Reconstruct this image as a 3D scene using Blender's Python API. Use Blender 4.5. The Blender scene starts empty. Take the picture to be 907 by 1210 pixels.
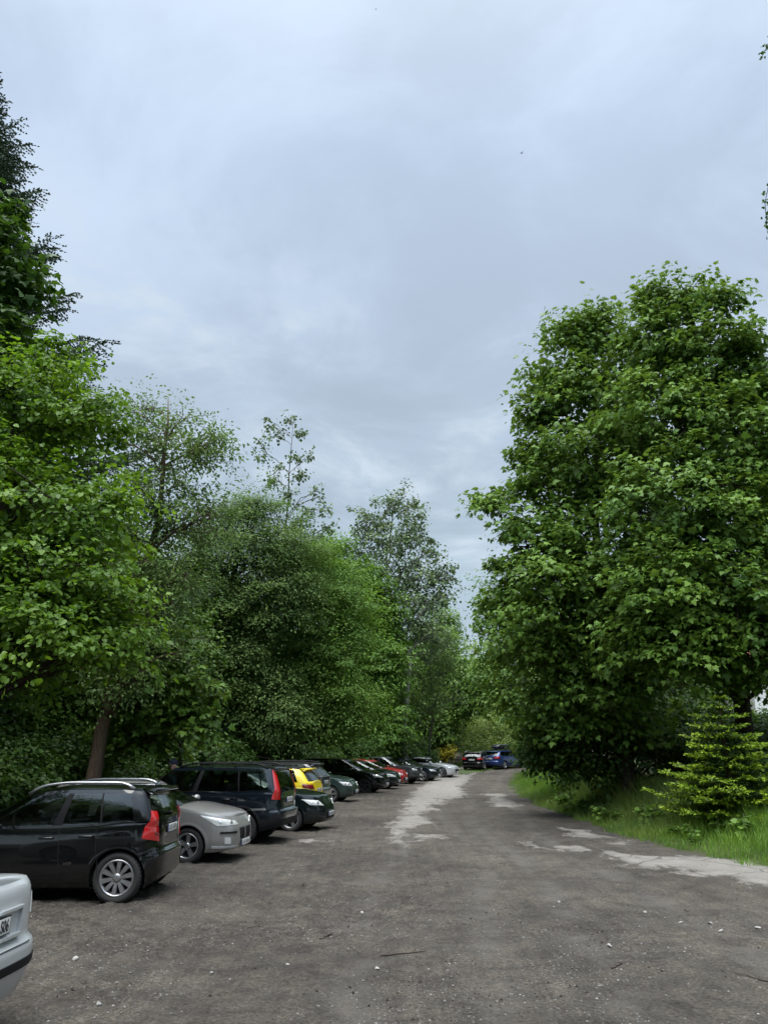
import bpy, math, random
import numpy as np
from mathutils import Vector, Matrix
sc = bpy.context.scene
COL = sc.collection
R = math.radians
# ---------------------------------------------------------------- camera
PITCH = R(17.19)
CAM = np.array([0.0, 0.0, 2.05])
FPX = 905.0
SP, CP = math.sin(PITCH), math.cos(PITCH)
cam_d = bpy.data.cameras.new('camera')
cam = bpy.data.objects.new('camera', cam_d)
COL.objects.link(cam)
cam.location = CAM
cam.rotation_euler = (math.pi/2+PITCH, 0, 0)
cam_d.sensor_fit = 'VERTICAL'
cam_d.sensor_height = 36.0
cam_d.lens = FPX/1210*36.0
cam_d.clip_start = 0.05
cam_d.clip_end = 6000
sc.camera = cam

def P(u, v, Y):
    """the point at distance Y ahead that the survey reading (u, v) of the photograph looks at"""
    x = (u-453.5)/FPX; w = (605-v)/FPX
    t = Y/(CP-SP*w)
    return np.array([x*t, Y, CAM[2]+t*(SP+CP*w)])
def SC(v, Y):
    w = (605-v)/FPX
    return (Y/(CP-SP*w))/FPX
def G(u, v, z=0.0):
    """ground point under a survey reading"""
    x = (u-453.5)/FPX; w = (605-v)/FPX
    t = (z-CAM[2])/(SP+CP*w)
    return np.array([x*t, t*(CP-SP*w)])

# ---------------------------------------------------------------- noise
def _hash(ix, iy, seed):
    h = (ix.astype(np.int64)*374761393 + iy.astype(np.int64)*668265263 + seed*1442695041) & 0x7fffffff
    h = ((h ^ (h >> 13))*1274126177) & 0x7fffffff
    h = (h ^ (h >> 16)) & 0xffff
    return h/65535.0
def vnoise(x, y, seed=0):
    ix = np.floor(x); iy = np.floor(y)
    fx = x-ix; fy = y-iy
    fx = fx*fx*(3-2*fx); fy = fy*fy*(3-2*fy)
    a = _hash(ix, iy, seed); b = _hash(ix+1, iy, seed)
    c = _hash(ix, iy+1, seed); d = _hash(ix+1, iy+1, seed)
    return (a*(1-fx)+b*fx)*(1-fy)+(c*(1-fx)+d*fx)*fy
def fbm(x, y, octv=4, seed=0):
    s = 0; a = 0.5; n = 0
    for k in range(octv):
        s = s+a*vnoise(x*2**k, y*2**k, seed+k*17); n += a; a *= 0.5
    return s/n
def sstep(a, b, x):
    t = np.clip((x-a)/(b-a), 0, 1)
    return t*t*(3-2*t)

# ---------------------------------------------------------------- ground shape
_ey = [-50, 8, 14.6, 20, 27, 34.5, 43, 51.4, 62, 72, 85, 120]
_ex = [9, 7.6, 6.7, 5.9, 5.7, 5.95, 6.8, 7.85, 10.0, 14.5, 24, 60]
def edge_r(y):
    return np.interp(y, _ey, _ex)
_ly = [-50, 8, 20, 30, 40, 50, 58, 66, 75, 90]
_lx = [-9.5, -8.8, -8.0, -7.4, -5.6, -3.0, 0.5, 4.0, 9.0, 20]
def edge_l(y):
    return np.interp(y, _ly, _lx)
def gz(x, y):
    x = np.asarray(x, float); y = np.asarray(y, float)
    z = sstep(50, 76, y)*0.62 + np.maximum(0, y-76)*0.02*(y < 400) + (y >= 400)*6.48
    d = x-edge_r(y)
    z = z+sstep(-0.1, 2.6, d)*0.30*(y < 90)+sstep(3, 12, d)*0.25*(y < 90)
    d2 = edge_l(y)-x
    z = z+sstep(-0.2, 2.5, d2)*0.18*(y < 95)
    return z
def gzf(x, y):
    return float(gz(np.array([x]), np.array([y]))[0])

# ---------------------------------------------------------------- objects
def tag(o, label=None, cat=None, group=None, kind=None):
    if label: o['label'] = label
    if cat: o['category'] = cat
    if group: o['group'] = group
    if kind: o['kind'] = kind
    return o
def empty(name, loc, rz=0.0):
    o = bpy.data.objects.new(name, None)
    COL.objects.link(o)
    o.empty_display_size = 0.2
    o.location = loc
    o.rotation_euler = (0, 0, rz)
    return o
def link(name, me, parent=None):
    o = bpy.data.objects.new(name, me)
    COL.objects.link(o)
    if parent is not None: o.parent = parent
    return o
def copy_tree(o, parent=None):
    c = o.copy(); COL.objects.link(c)
    if parent is not None: c.parent = parent
    for ch in list(o.children):
        copy_tree(ch, c)
    return c

class MB:
    """collects shapes and links them as one mesh"""
    def __init__(s):
        s.v = []; s.f = []; s.m = []; s.sm = []
    def add(s, vs, fs, mat=0, smooth=True, flip=False):
        b = len(s.v)
        s.v.extend([tuple(map(float, p)) for p in vs])
        for f in fs:
            f = [b+i for i in f]
            if flip: f.reverse()
            s.f.append(f); s.m.append(mat); s.sm.append(smooth)
    def box(s, c, size, rot=None, mat=0, bev=0.0):
        hx, hy, hz = size[0]/2, size[1]/2, size[2]/2
        if bev <= 0:
            vs = [(x, y, z) for x in (-hx, hx) for y in (-hy, hy) for z in (-hz, hz)]
            fs = [(0, 1, 3, 2), (4, 6, 7, 5), (0, 4, 5, 1), (2, 3, 7, 6), (0, 2, 6, 4), (1, 5, 7, 3)]
        else:
            import bmesh
            bm = bmesh.new()
            bmesh.ops.create_cube(bm, size=1.0)
            for v in bm.verts: v.co = Vector((v.co.x*size[0], v.co.y*size[1], v.co.z*size[2]))
            bmesh.ops.bevel(bm, geom=bm.edges[:], offset=bev, segments=2, affect='EDGES', profile=0.6)
            vs = [tuple(v.co) for v in bm.verts]
            bm.verts.index_update()
            fs = [[v.index for v in f.verts] for f in bm.faces]
            bm.free()
        M = rot if rot is not None else Matrix.Identity(3)
        vs = [tuple(M @ Vector(p)+Vector(c)) for p in vs]
        s.add(vs, fs, mat, smooth=bev > 0)
    def tube(s, pts, rad, seg=6, mat=0, cap=True):
        pts = [np.array(p, float) for p in pts]
        n = len(pts)
        if not hasattr(rad, '__len__'): rad = [rad]*n
        vs = []; fs = []
        ref = np.array([0.31, 0.17, 0.93])
        for i in range(n):
            d = pts[min(i+1, n-1)]-pts[max(i-1, 0)]
            d = d/(np.linalg.norm(d)+1e-9)
            a = np.cross(d, ref)
            if np.linalg.norm(a) < 0.15: a = np.cross(d, np.array([1.0, 0, 0]))
            a /= np.linalg.norm(a); b = np.cross(d, a)
            for k in range(seg):
                t = 2*math.pi*k/seg
                vs.append(pts[i]+rad[i]*(math.cos(t)*a+math.sin(t)*b))
        for i in range(n-1):
            for k in range(seg):
                k2 = (k+1) % seg
                fs.append((i*seg+k, i*seg+k2, (i+1)*seg+k2, (i+1)*seg+k))
        if cap:
            fs.append(tuple(range(seg))[::-1]); fs.append(tuple((n-1)*seg+k for k in range(seg)))
        s.add(vs, fs, mat)
    def lathe(s, prof, seg=32, mat=0, M=None):
        """prof: list of (radius, h) turned about local z, M places it"""
        vs = []; fs = []
        n = len(prof)
        for (r, h) in prof:
            for k in range(seg):
                t = 2*math.pi*k/seg
                p = Vector((r*math.cos(t), r*math.sin(t), h))
                vs.append(tuple(M @ p if M is not None else p))
        for i in range(n-1):
            for k in range(seg):
                k2 = (k+1) % seg
                fs.append((i*seg+k, i*seg+k2, (i+1)*seg+k2, (i+1)*seg+k))
        s.add(vs, fs, mat)
    def ball(s, c, r, seg=12, mat=0, M=None):
        n = seg//2
        prof = [(max(1e-4, math.sin(math.pi*i/n)), -math.cos(math.pi*i/n)) for i in range(n+1)]
        T = Matrix.Translation(Vector(c)) @ (M.to_4x4() if M is not None else Matrix.Identity(4)) @ Matrix.Diagonal((r[0], r[1], r[2], 1))
        s.lathe(prof, seg, mat, T)
    def build(s, name, mats, parent=None, loc=None):
        me = bpy.data.meshes.new(name)
        me.from_pydata(s.v, [], s.f)
        if not isinstance(mats, (list, tuple)): mats = [mats]
        for m in mats: me.materials.append(m)
        me.polygons.foreach_set('material_index', s.m)
        me.polygons.foreach_set('use_smooth', s.sm)
        me.validate(); me.update()
        o = link(name, me, parent)
        if loc is not None: o.location = loc
        return o

def np_mesh(name, verts, faces, mat, attrs=None, smooth=False, parent=None, mesh_only=False):
    """faces: (M,k) int array"""
    me = bpy.data.meshes.new(name)
    verts = np.ascontiguousarray(verts, np.float32); faces = np.ascontiguousarray(faces, np.int32)
    me.vertices.add(len(verts)); me.vertices.foreach_set('co', verts.ravel())
    k = faces.shape[1]
    me.loops.add(faces.size); me.loops.foreach_set('vertex_index', faces.ravel())
    me.polygons.add(len(faces))
    me.polygons.foreach_set('loop_start', np.arange(len(faces), dtype=np.int32)*k)
    me.polygons.foreach_set('loop_total', np.full(len(faces), k, np.int32))
    me.polygons.foreach_set('use_smooth', np.full(len(faces), smooth, bool))
    if attrs:
        for an, av in attrs.items():
            a = me.attributes.new(an, 'FLOAT', 'POINT')
            a.data.foreach_set('value', np.ascontiguousarray(av, np.float32))
    for m in (mat if isinstance(mat, (list, tuple)) else [mat]): me.materials.append(m)
    me.update(calc_edges=True)
    if mesh_only: return me
    return link(name, me, parent)

# ---------------------------------------------------------------- materials
class NT:
    def __init__(s, name):
        s.m = bpy.data.materials.new(name); s.m.use_nodes = True
        s.t = s.m.node_tree; s.t.nodes.clear()
        s.out = s.n('ShaderNodeOutputMaterial')
    def n(s, typ, **kw):
        x = s.t.nodes.new(typ)
        for k, v in kw.items():
            if k.startswith('i_'):
                key = k[2:]
                key = int(key) if key.isdigit() else key.replace('_', ' ')
                x.inputs[key].default_value = v
            else: setattr(x, k, v)
        return x
    def l(s, a, b): s.t.links.new(a, b)
    def mix(s, fac, a, b, mode='MIX'):
        x = s.t.nodes.new('ShaderNodeMix'); x.data_type = 'RGBA'; x.blend_type = mode
        for i, val in ((0, fac), (6, a), (7, b)):
            if isinstance(val, (int, float)): x.inputs[i].default_value = val
            elif isinstance(val, (tuple, list)): x.inputs[i].default_value = (*val[:3], 1)
            else: s.l(val, x.inputs[i])
        return x.outputs[2]
    def ramp(s, fac, stops):
        x = s.t.nodes.new('ShaderNodeValToRGB')
        e = x.color_ramp.elements
        while len(e) < len(stops): e.new(0.5)
        for i, (p, c) in enumerate(stops):
            e[i].position = p
            e[i].color = (*c, 1) if hasattr(c, '__len__') else (c, c, c, 1)
        s.l(fac, x.inputs[0]); return x.outputs[0]
    def noise(s, scale, detail=4, vec=None, rough=0.55):
        x = s.n('ShaderNodeTexNoise'); x.inputs['Scale'].default_value = scale
        x.inputs['Detail'].default_value = detail; x.inputs['Roughness'].default_value = rough
        if vec is not None: s.l(vec, x.inputs['Vector'])
        return x.outputs['Fac']
    def math(s, op, a, b=None):
        x = s.n('ShaderNodeMath', operation=op)
        for i, val in ((0, a), (1, b)):
            if val is None: continue
            if isinstance(val, (int, float)): x.inputs[i].default_value = val
            else: s.l(val, x.inputs[i])
        return x.outputs[0]

def mat_plain(name, col, rough=0.5, metal=0.0, spec=0.5, coat=0.0, noise=0.0, nscale=20, emit=None):
    k = NT(name)
    b = k.n('ShaderNodeBsdfPrincipled')
    b.inputs['Roughness'].default_value = rough; b.inputs['Metallic'].default_value = metal
    b.inputs['Specular IOR Level'].default_value = spec
    b.inputs['Coat Weight'].default_value = coat; b.inputs['Coat Roughness'].default_value = 0.04
    if noise > 0:
        tc = k.n('ShaderNodeTexCoord')
        f = k.noise(nscale, 5, tc.outputs['Object'])
        c = k.mix(f, tuple(x*(1-noise) for x in col), tuple(min(1, x*(1+noise)) for x in col))
        k.l(c, b.inputs['Base Color'])
    else:
        b.inputs['Base Color'].default_value = (*col, 1)
    k.l(b.outputs[0], k.out.inputs[0])
    return k.m

def mat_paint(name, col, metal=0.0, rough=0.3, dust=0.35):
    """car paint with clear coat and road dust low on the body"""
    k = NT(name)
    tc = k.n('ShaderNodeTexCoord')
    sx = k.n('ShaderNodeSeparateXYZ'); k.l(tc.outputs['Object'], sx.inputs[0])
    nz = k.noise(9, 5, tc.outputs['Object'], 0.65)
    nf = k.noise(3, 3, tc.outputs['Object'])
    h = k.n('ShaderNodeMapRange'); k.l(sx.outputs[2], h.inputs[0])
    h.inputs[1].default_value = 0.15; h.inputs[2].default_value = 0.75; h.inputs[3].default_value = 1.0; h.inputs[4].default_value = 0.12
    d = k.math('MULTIPLY', k.math('MULTIPLY', h.outputs[0], k.math('ADD', nz, 0.15)), dust)
    d = k.math('ADD', d, k.math('MULTIPLY', nf, dust*0.06))
    b = k.n('ShaderNodeBsdfPrincipled')
    fl = k.noise(900, 1, tc.outputs['Object'])
    base = k.mix(fl, tuple(x*0.9 for x in col), tuple(min(1, x*1.12) for x in col)) if metal > 0 else k.mix(0.0, col, col)
    k.l(k.mix(d, base, (0.16, 0.14, 0.12)), b.inputs['Base Color'])
    k.l(k.math('MULTIPLY', metal, k.math('SUBTRACT', 1.0, d)), b.inputs['Metallic'])
    b.inputs['Roughness'].default_value = rough
    b.inputs['Specular IOR Level'].default_value = 0.08
    k.l(k.math('SUBTRACT', 1.0, d), b.inputs['Coat Weight'])
    k.l(k.math('ADD', 0.03, k.math('MULTIPLY', d, 0.5)), b.inputs['Coat Roughness'])
    k.l(b.outputs[0], k.out.inputs[0])
    return k.m

def mat_glass(name, tint=(0.35, 0.4, 0.38), rough=0.02):
    k = NT(name)
    tr = k.n('ShaderNodeBsdfTransparent'); tr.inputs[0].default_value = (*tint, 1)
    gl = k.n('ShaderNodeBsdfGlossy'); gl.inputs['Roughness'].default_value = rough
    gl.inputs[0].default_value = (0.9, 0.95, 0.95, 1)
    fr = k.n('ShaderNodeFresnel'); fr.inputs[0].default_value = 1.5
    f2 = k.math('ADD', k.math('MULTIPLY', fr.outputs[0], 0.9), 0.03)
    mx = k.n('ShaderNodeMixShader')
    k.l(f2, mx.inputs[0]); k.l(tr.outputs[0], mx.inputs[1]); k.l(gl.outputs[0], mx.inputs[2])
    k.l(mx.outputs[0], k.out.inputs[0])
    return k.m

def mat_leaf(name, ca, cb, tc_, trans=0.38, rough=0.42, spec=0.35, back=None):
    """leaf: attribute var picks between the two leaf colours; light passes through"""
    k = NT(name)
    at = k.n('ShaderNodeAttribute', attribute_name='var')
    c = k.ramp(at.outputs['Fac'], [(0.0, ca), (1.0, cb)])
    tcl = k.n('ShaderNodeTexCoord'); nl_ = k.noise(0.55, 3, tcl.outputs['Object'], 0.6)
    c = k.mix(0.85, c, k.ramp(nl_, [(0.34, (0.74, 0.82, 0.92)), (0.5, (0.97, 0.97, 0.95)), (0.66, (1.0, 0.98, 0.72))]), 'MULTIPLY')
    if back is not None:
        ge = k.n('ShaderNodeNewGeometry')
        c = k.mix(ge.outputs['Backfacing'], c, back)
    p = k.n('ShaderNodeBsdfPrincipled'); k.l(c, p.inputs['Base Color'])
    p.inputs['Roughness'].default_value = rough; p.inputs['Specular IOR Level'].default_value = spec
    t = k.n('ShaderNodeBsdfTranslucent')
    k.l(k.mix(1.0, c, tc_, 'MULTIPLY'), t.inputs[0])
    mx = k.n('ShaderNodeMixShader'); mx.inputs[0].default_value = trans
    k.l(p.outputs[0], mx.inputs[1]); k.l(t.outputs[0], mx.inputs[2])
    k.l(mx.outputs[0], k.out.inputs[0])
    return k.m

def mat_bark(name, ca, cb, scale=6, stretch=0.2):
    k = NT(name)
    tc = k.n('ShaderNodeTexCoord')
    mp = k.n('ShaderNodeMapping'); mp.inputs['Scale'].default_value = (1, 1, stretch)
    k.l(tc.outputs['Object'], mp.inputs[0])
    f = k.noise(scale*4, 6, mp.outputs[0], 0.7)
    c = k.ramp(f, [(0.3, ca), (0.7, cb)])
    b = k.n('ShaderNodeBsdfPrincipled'); b.inputs['Roughness'].default_value = 0.9; b.inputs['Specular IOR Level'].default_value = 0.15
    k.l(c, b.inputs['Base Color'])
    bp = k.n('ShaderNodeBump'); bp.inputs['Strength'].default_value = 0.6; bp.inputs['Distance'].default_value = 0.03
    k.l(f, bp.inputs['Height']); k.l(bp.outputs[0], b.inputs['Normal'])
    k.l(b.outputs[0], k.out.inputs[0])
    return k.m
# ================================================================ sky and light
SUN_EL, SUN_AZ = R(58), R(-155)     # azimuth from +Y (ahead) towards +X (right)
w = bpy.data.worlds.new('World'); sc.world = w; w.use_nodes = True
nt = w.node_tree; nt.nodes.clear()
def wn(t, **kw):
    x = nt.nodes.new(t)
    for k_, v_ in kw.items(): setattr(x, k_, v_)
    return x
def wl(a, b): nt.links.new(a, b)
def wmath(op, a, b=None, clamp=False):
    x = wn('ShaderNodeMath', operation=op); x.use_clamp = clamp
    for i, val in ((0, a), (1, b)):
        if val is None: continue
        if isinstance(val, (int, float)): x.inputs[i].default_value = val
        else: wl(val, x.inputs[i])
    return x.outputs[0]
def wmix(f, a, b):
    x = wn('ShaderNodeMix', data_type='RGBA')
    for i, val in ((0, f), (6, a), (7, b)):
        if isinstance(val, (int, float)): x.inputs[i].default_value = val
        elif isinstance(val, tuple): x.inputs[i].default_value = (*val, 1)
        else: wl(val, x.inputs[i])
    return x.outputs[2]
sky = wn('ShaderNodeTexSky', sky_type='NISHITA'); sky.sun_disc = False
sky.sun_elevation = SUN_EL; sky.sun_rotation = SUN_AZ
sky.air_density = 1.0; sky.dust_density = 2.0
bg1 = wn('ShaderNodeBackground'); bg1.inputs[1].default_value = 0.08
wl(sky.outputs[0], bg1.inputs[0])
tcw = wn('ShaderNodeTexCoord'); sep = wn('ShaderNodeSeparateXYZ'); wl(tcw.outputs['Generated'], sep.inputs[0])
zz = wmath('MAXIMUM', sep.outputs[2], 0.0)
den = wmath('ADD', zz, 0.16)
cmb = wn('ShaderNodeCombineXYZ')
wl(wmath('DIVIDE', sep.outputs[0], den), cmb.inputs[0]); wl(wmath('DIVIDE', sep.outputs[1], den), cmb.inputs[1])
def wnoise(scale, detail, rough, dist=0.0, off=(0, 0, 0)):
    mp = wn('ShaderNodeMapping'); mp.inputs['Location'].default_value = off; wl(cmb.outputs[0], mp.inputs[0])
    x = wn('ShaderNodeTexNoise'); x.inputs['Scale'].default_value = scale; x.inputs['Detail'].default_value = detail
    x.inputs['Roughness'].default_value = rough; x.inputs['Distortion'].default_value = dist
    wl(mp.outputs[0], x.inputs['Vector']); return x.outputs['Fac']
def wramp(f, stops, interp='EASE'):
    x = wn('ShaderNodeValToRGB'); e = x.color_ramp.elements; x.color_ramp.interpolation = interp
    while len(e) < len(stops): e.new(0.5)
    for i, (p_, c_) in enumerate(stops):
        e[i].position = p_; e[i].color = (*c_, 1) if hasattr(c_, '__len__') else (c_, c_, c_, 1)
    wl(f, x.inputs[0]); return x.outputs[0]
# the cloud deck: broad soft tones, then smaller brighter breaks low in the sky
big = wnoise(0.75, 3, 0.5, 0.3, (1.3, 0.4, 0))
med = wnoise(2.0, 6, 0.6, 0.35, (4.1, 2.2, 0))
fine = wnoise(5.2, 5, 0.6, 0.5, (0.7, 3.2, 0))
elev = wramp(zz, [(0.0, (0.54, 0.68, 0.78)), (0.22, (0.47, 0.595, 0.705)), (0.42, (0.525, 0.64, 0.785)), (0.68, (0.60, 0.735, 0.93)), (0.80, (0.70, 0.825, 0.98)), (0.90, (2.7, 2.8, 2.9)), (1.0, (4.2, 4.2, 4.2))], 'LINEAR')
tone = wramp(big, [(0.33, 0.94), (0.66, 1.06)])
tone2 = wramp(med, [(0.34, 0.91), (0.66, 1.09)])
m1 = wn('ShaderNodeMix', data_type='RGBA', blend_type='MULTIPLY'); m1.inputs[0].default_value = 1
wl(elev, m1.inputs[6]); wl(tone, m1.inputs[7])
m2 = wn('ShaderNodeMix', data_type='RGBA', blend_type='MULTIPLY'); m2.inputs[0].default_value = 1
wl(m1.outputs[2], m2.inputs[6]); wl(tone2, m2.inputs[7])
brk = wmath('MULTIPLY', wramp(med, [(0.46, 0.0), (0.64, 1.0)]), wramp(fine, [(0.38, 0.0), (0.66, 1.0)]))
lowm = wramp(zz, [(0.12, 0.7), (0.45, 1.0), (0.66, 0.25), (0.8, 0.1)])
c2 = wmix(wmath('MULTIPLY', wmath('MULTIPLY', brk, lowm), 0.85), m2.outputs[2], (0.70, 0.80, 0.91))
# the cloud round the hidden sun is brighter
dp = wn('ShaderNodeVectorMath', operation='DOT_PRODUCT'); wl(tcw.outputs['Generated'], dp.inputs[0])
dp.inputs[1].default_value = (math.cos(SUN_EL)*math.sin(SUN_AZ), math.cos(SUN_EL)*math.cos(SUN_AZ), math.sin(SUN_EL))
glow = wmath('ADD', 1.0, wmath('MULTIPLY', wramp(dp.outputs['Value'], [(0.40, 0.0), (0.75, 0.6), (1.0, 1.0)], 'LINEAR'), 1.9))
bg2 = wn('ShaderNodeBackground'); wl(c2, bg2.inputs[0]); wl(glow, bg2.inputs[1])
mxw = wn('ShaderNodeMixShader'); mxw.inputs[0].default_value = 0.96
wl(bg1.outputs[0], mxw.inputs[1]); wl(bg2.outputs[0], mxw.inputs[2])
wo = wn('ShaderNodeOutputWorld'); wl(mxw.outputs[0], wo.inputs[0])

sun_d = bpy.data.lights.new('sun', 'SUN'); sun_d.energy = 1.5; sun_d.angle = R(24); sun_d.color = (1.0, 0.97, 0.92)
sun = bpy.data.objects.new('sun', sun_d); COL.objects.link(sun)
sd = Vector((math.cos(SUN_EL)*math.sin(SUN_AZ), math.cos(SUN_EL)*math.cos(SUN_AZ), math.sin(SUN_EL)))
sun.rotation_euler = (-sd).to_track_quat('-Z', 'Y').to_euler(); sun.location = (0, 0, 40)

vs_ = sc.view_settings
vs_.view_transform = 'Standard'; vs_.look = 'None'; vs_.gamma = 1; vs_.exposure = 0.0; vs_.use_curve_mapping = False
cy = sc.cycles
cy.max_bounces = 7; cy.diffuse_bounces = 4; cy.glossy_bounces = 3; cy.transmission_bounces = 4; cy.transparent_max_bounces = 12
cy.caustics_reflective = False; cy.caustics_refractive = False
cy.use_denoising = True

# ================================================================ ground sheet
def poly_sd(px, py, poly):
    """signed distance, positive inside"""
    n = len(poly); dmin = np.full(px.shape, 1e9); ins = np.zeros(px.shape, bool)
    for i in range(n):
        ax, ay = poly[i]; bx, by = poly[(i+1) % n]
        ex, ey = bx-ax, by-ay
        t = np.clip(((px-ax)*ex+(py-ay)*ey)/(ex*ex+ey*ey+1e-12), 0, 1)
        dmin = np.minimum(dmin, np.hypot(px-ax-t*ex, py-ay-t*ey))
        c = ((ay > py) != (by > py))
        with np.errstate(divide='ignore', invalid='ignore'):
            xi = ax+(py-ay)*ex/(ey if abs(ey) > 1e-12 else 1e-12)
        ins ^= c & (px < xi)
    return np.where(ins, dmin, -dmin)
PATCH = [  # remnants of the old asphalt, surveyed on the ground: outline, raggedness
    ([(466, 998), (467, 975), (478, 951), (492, 933), (512, 921), (540, 913), (570, 909), (588, 909), (574, 914), (558, 920), (546, 928), (548, 940), (530, 945), (514, 952), (503, 963), (507, 971), (494, 977), (482, 982), (476, 998)], 0.30),
    ([(488, 985), (528, 986), (530, 991), (492, 993)], 0.3),
    ([(716, 1008), (752, 1010), (800, 1012), (850, 1016), (940, 1026), (960, 1056), (905, 1049), (868, 1040), (828, 1035), (795, 1026), (760, 1024), (735, 1017)], 0.30),
    ([(655, 977), (690, 981), (718, 989), (700, 991), (672, 986)], 0.25),
    ([(655, 999), (685, 1000), (692, 1004), (662, 1004)], 0.15),
    ([(616, 992), (636, 999), (640, 1003), (626, 1001)], 0.15),
    ([(725, 993), (748, 994), (745, 997), (728, 997)], 0.12),
    ([(574, 938), (592, 938), (612, 953), (606, 956), (580, 953)], 0.4),
    ([(360, 992), (370, 991), (380, 994), (370, 996), (359, 995)], 0.12),
]
def patch_mask(x, y):
    m = np.full(x.shape, -5.0)
    rag = (fbm(x*0.9, y*0.55, 5, 3)-0.5)
    for poly, k in PATCH:
        pg = [tuple(G(u, v)) for u, v in poly]
        m = np.maximum(m, poly_sd(x, y, pg)+rag*2.6*k+0.03)
    return m

ang_f = np.linspace(R(-42), R(42), 620)
ang = np.concatenate([np.linspace(R(-180), R(-42), 40)[:-1], ang_f, np.linspace(R(42), R(180), 40)[1:]])
rad = np.concatenate([np.geomspace(1.5, 6, 90)[:-1], np.geomspace(6, 95, 520)[:-1], np.geomspace(95, 3000, 40)])
A, RR = np.meshgrid(ang, rad)
gx = (RR*np.sin(A)).ravel(); gy = (RR*np.cos(A)).ravel()
zg = gz(gx, gy)
near = np.exp(-((gy-18)/40)**2)*(gy > 0)
onroad = (gx < edge_r(gy)-0.1) & (gx > edge_l(gy)-2)
pm = np.full(gx.shape, -5.0)
sel = (gy > 8) & (gy < 75) & (np.abs(gx) < 20)
pm[sel] = patch_mask(gx[sel], gy[sel])
pat = np.clip(0.5+pm*0.85, 0, 1)
# churned earth: bumps, wheel ruts along the lane, a low crown
b1 = (fbm(gx*1.1, gy*1.1, 3, 5)-0.5)*0.055+(fbm(gx*5, gy*5, 3, 9)-0.5)*0.035
churn = np.clip(sstep(0.42, 0.60, fbm(gx*0.42+7, gy*0.8, 4, 21))*(0.30+0.70*sstep(2.2, -0.5, gx))+0.55*sstep(0.5, -2.5, gx)*sstep(4.5, 9, gy)*sstep(26, 15, gy)*fbm(gx*.9, gy*.9, 3, 77), 0, 1)
b2 = churn*(fbm(gx*8, gy*8, 3, 31)-0.35)*0.085
rutx = gx-np.interp(gy, [0, 10, 20, 30, 40, 52, 62, 72], [1.6, 1.8, 2.3, 2.7, 3.6, 5.4, 7.6, 11])
rut = np.zeros_like(gx)
for o_ in (-1.9, -0.5, 0.35, 1.8): rut += np.exp(-((rutx-o_+0.25*np.sin(gy*0.31+o_))/0.22)**2)
relief = (b1+b2-0.018*rut)*onroad
zg = zg+np.where(RR.ravel() < 120, relief*(1-sstep(.4, .7, pat))+sstep(.4, .7, pat)*0.012, 0)
edgen = (fbm(gx*1.2, gy*1.2, 4, 44)-0.5)*1.5
dgr = gx-edge_r(gy)+edgen*0.9
grassy = sstep(-0.05, 0.45, dgr)
forest = sstep(-0.3, 0.8, edge_l(gy)-gx+edgen)
forest = np.maximum(forest, sstep(78, 84, gy-0.35*np.maximum(gx-10, 0)))*(1-0*gx)
na, nr = len(ang), len(rad)
ii = np.arange(nr-1)[:, None]*na+np.arange(na-1)[None, :]
fcs = np.stack([ii, ii+1, ii+1+na, ii+na], -1).reshape(-1, 4)
gverts = np.stack([gx, gy, zg], 1)
# close the small hole under the viewer
k0 = len(gverts)
gverts = np.vstack([gverts, [[0, 0, gzf(0, 0)]]])
cen = np.stack([np.full(na-1, k0), np.arange(1, na), np.arange(0, na-1), np.full(na-1, k0)], 1)
ext = lambda a_, v_=0: np.concatenate([a_, [v_]])

k = NT('earth_ground')
geo = k.n('ShaderNodeNewGeometry'); pos = geo.outputs['Position']
def at(nm): return k.n('ShaderNodeAttribute', attribute_name=nm).outputs['Fac']
big_ = k.noise(0.35, 4, pos); mid_ = k.noise(2.2, 6, pos, 0.65); fin_ = k.noise(28, 6, pos, 0.7); spk = k.noise(120, 3, pos, 0.7)
vor = k.n('ShaderNodeTexVoronoi'); vor.inputs['Scale'].default_value = 34; k.l(pos, vor.inputs['Vector'])
vor2 = k.n('ShaderNodeTexVoronoi'); vor2.inputs['Scale'].default_value = 95; k.l(pos, vor2.inputs['Vector'])
mps = k.n('ShaderNodeMapping'); mps.inputs['Scale'].default_value = (1.5, 0.6, 1); mps.inputs['Rotation'].default_value = (0, 0, R(12)); k.l(pos, mps.inputs[0])
strk = k.noise(2.6, 5, mps.outputs[0], 0.65)
dirt = k.ramp(big_, [(0.35, (0.057, 0.0512, 0.0430)), (0.65, (0.092, 0.0830, 0.0695))])
dirt = k.mix(0.75, dirt, k.ramp(mid_, [(0.30, (0.20, 0.19, 0.18)), (0.5, (0.5, 0.5, 0.5)), (0.70, (0.74, 0.72, 0.69))]), 'OVERLAY')
dirt = k.mix(0.22, dirt, k.ramp(strk, [(0.36, (0.24, 0.22, 0.20)), (0.46, (0.5, 0.5, 0.5)), (0.66, (0.66, 0.655, 0.65))]), 'OVERLAY')
dirt = k.mix(1.0, dirt, k.ramp(fin_, [(0.32, (0.16, 0.16, 0.16)), (0.5, (0.5, 0.5, 0.5)), (0.70, (0.84, 0.83, 0.82))]), 'OVERLAY')
dirt = k.mix(0.7, dirt, k.ramp(spk, [(0.30, (0.24, 0.24, 0.24)), (0.5, (0.5, 0.5, 0.5)), (0.72, (0.76, 0.75, 0.74))]), 'OVERLAY')
chn = k.math('MULTIPLY', at('churn'), k.ramp(k.noise(5, 8, pos, 0.75), [(0.46, 0.0), (0.60, 0.8)]))
dirt = k.mix(chn, dirt, (0.036, 0.029, 0.025))
mp3 = k.n('ShaderNodeMapping'); mp3.inputs['Scale'].default_value = (5.5, 0.16, 1); mp3.inputs['Rotation'].default_value = (0, 0, R(-5)); k.l(pos, mp3.inputs[0])
trk = k.noise(1.4, 5, mp3.outputs[0], 0.6)
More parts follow.
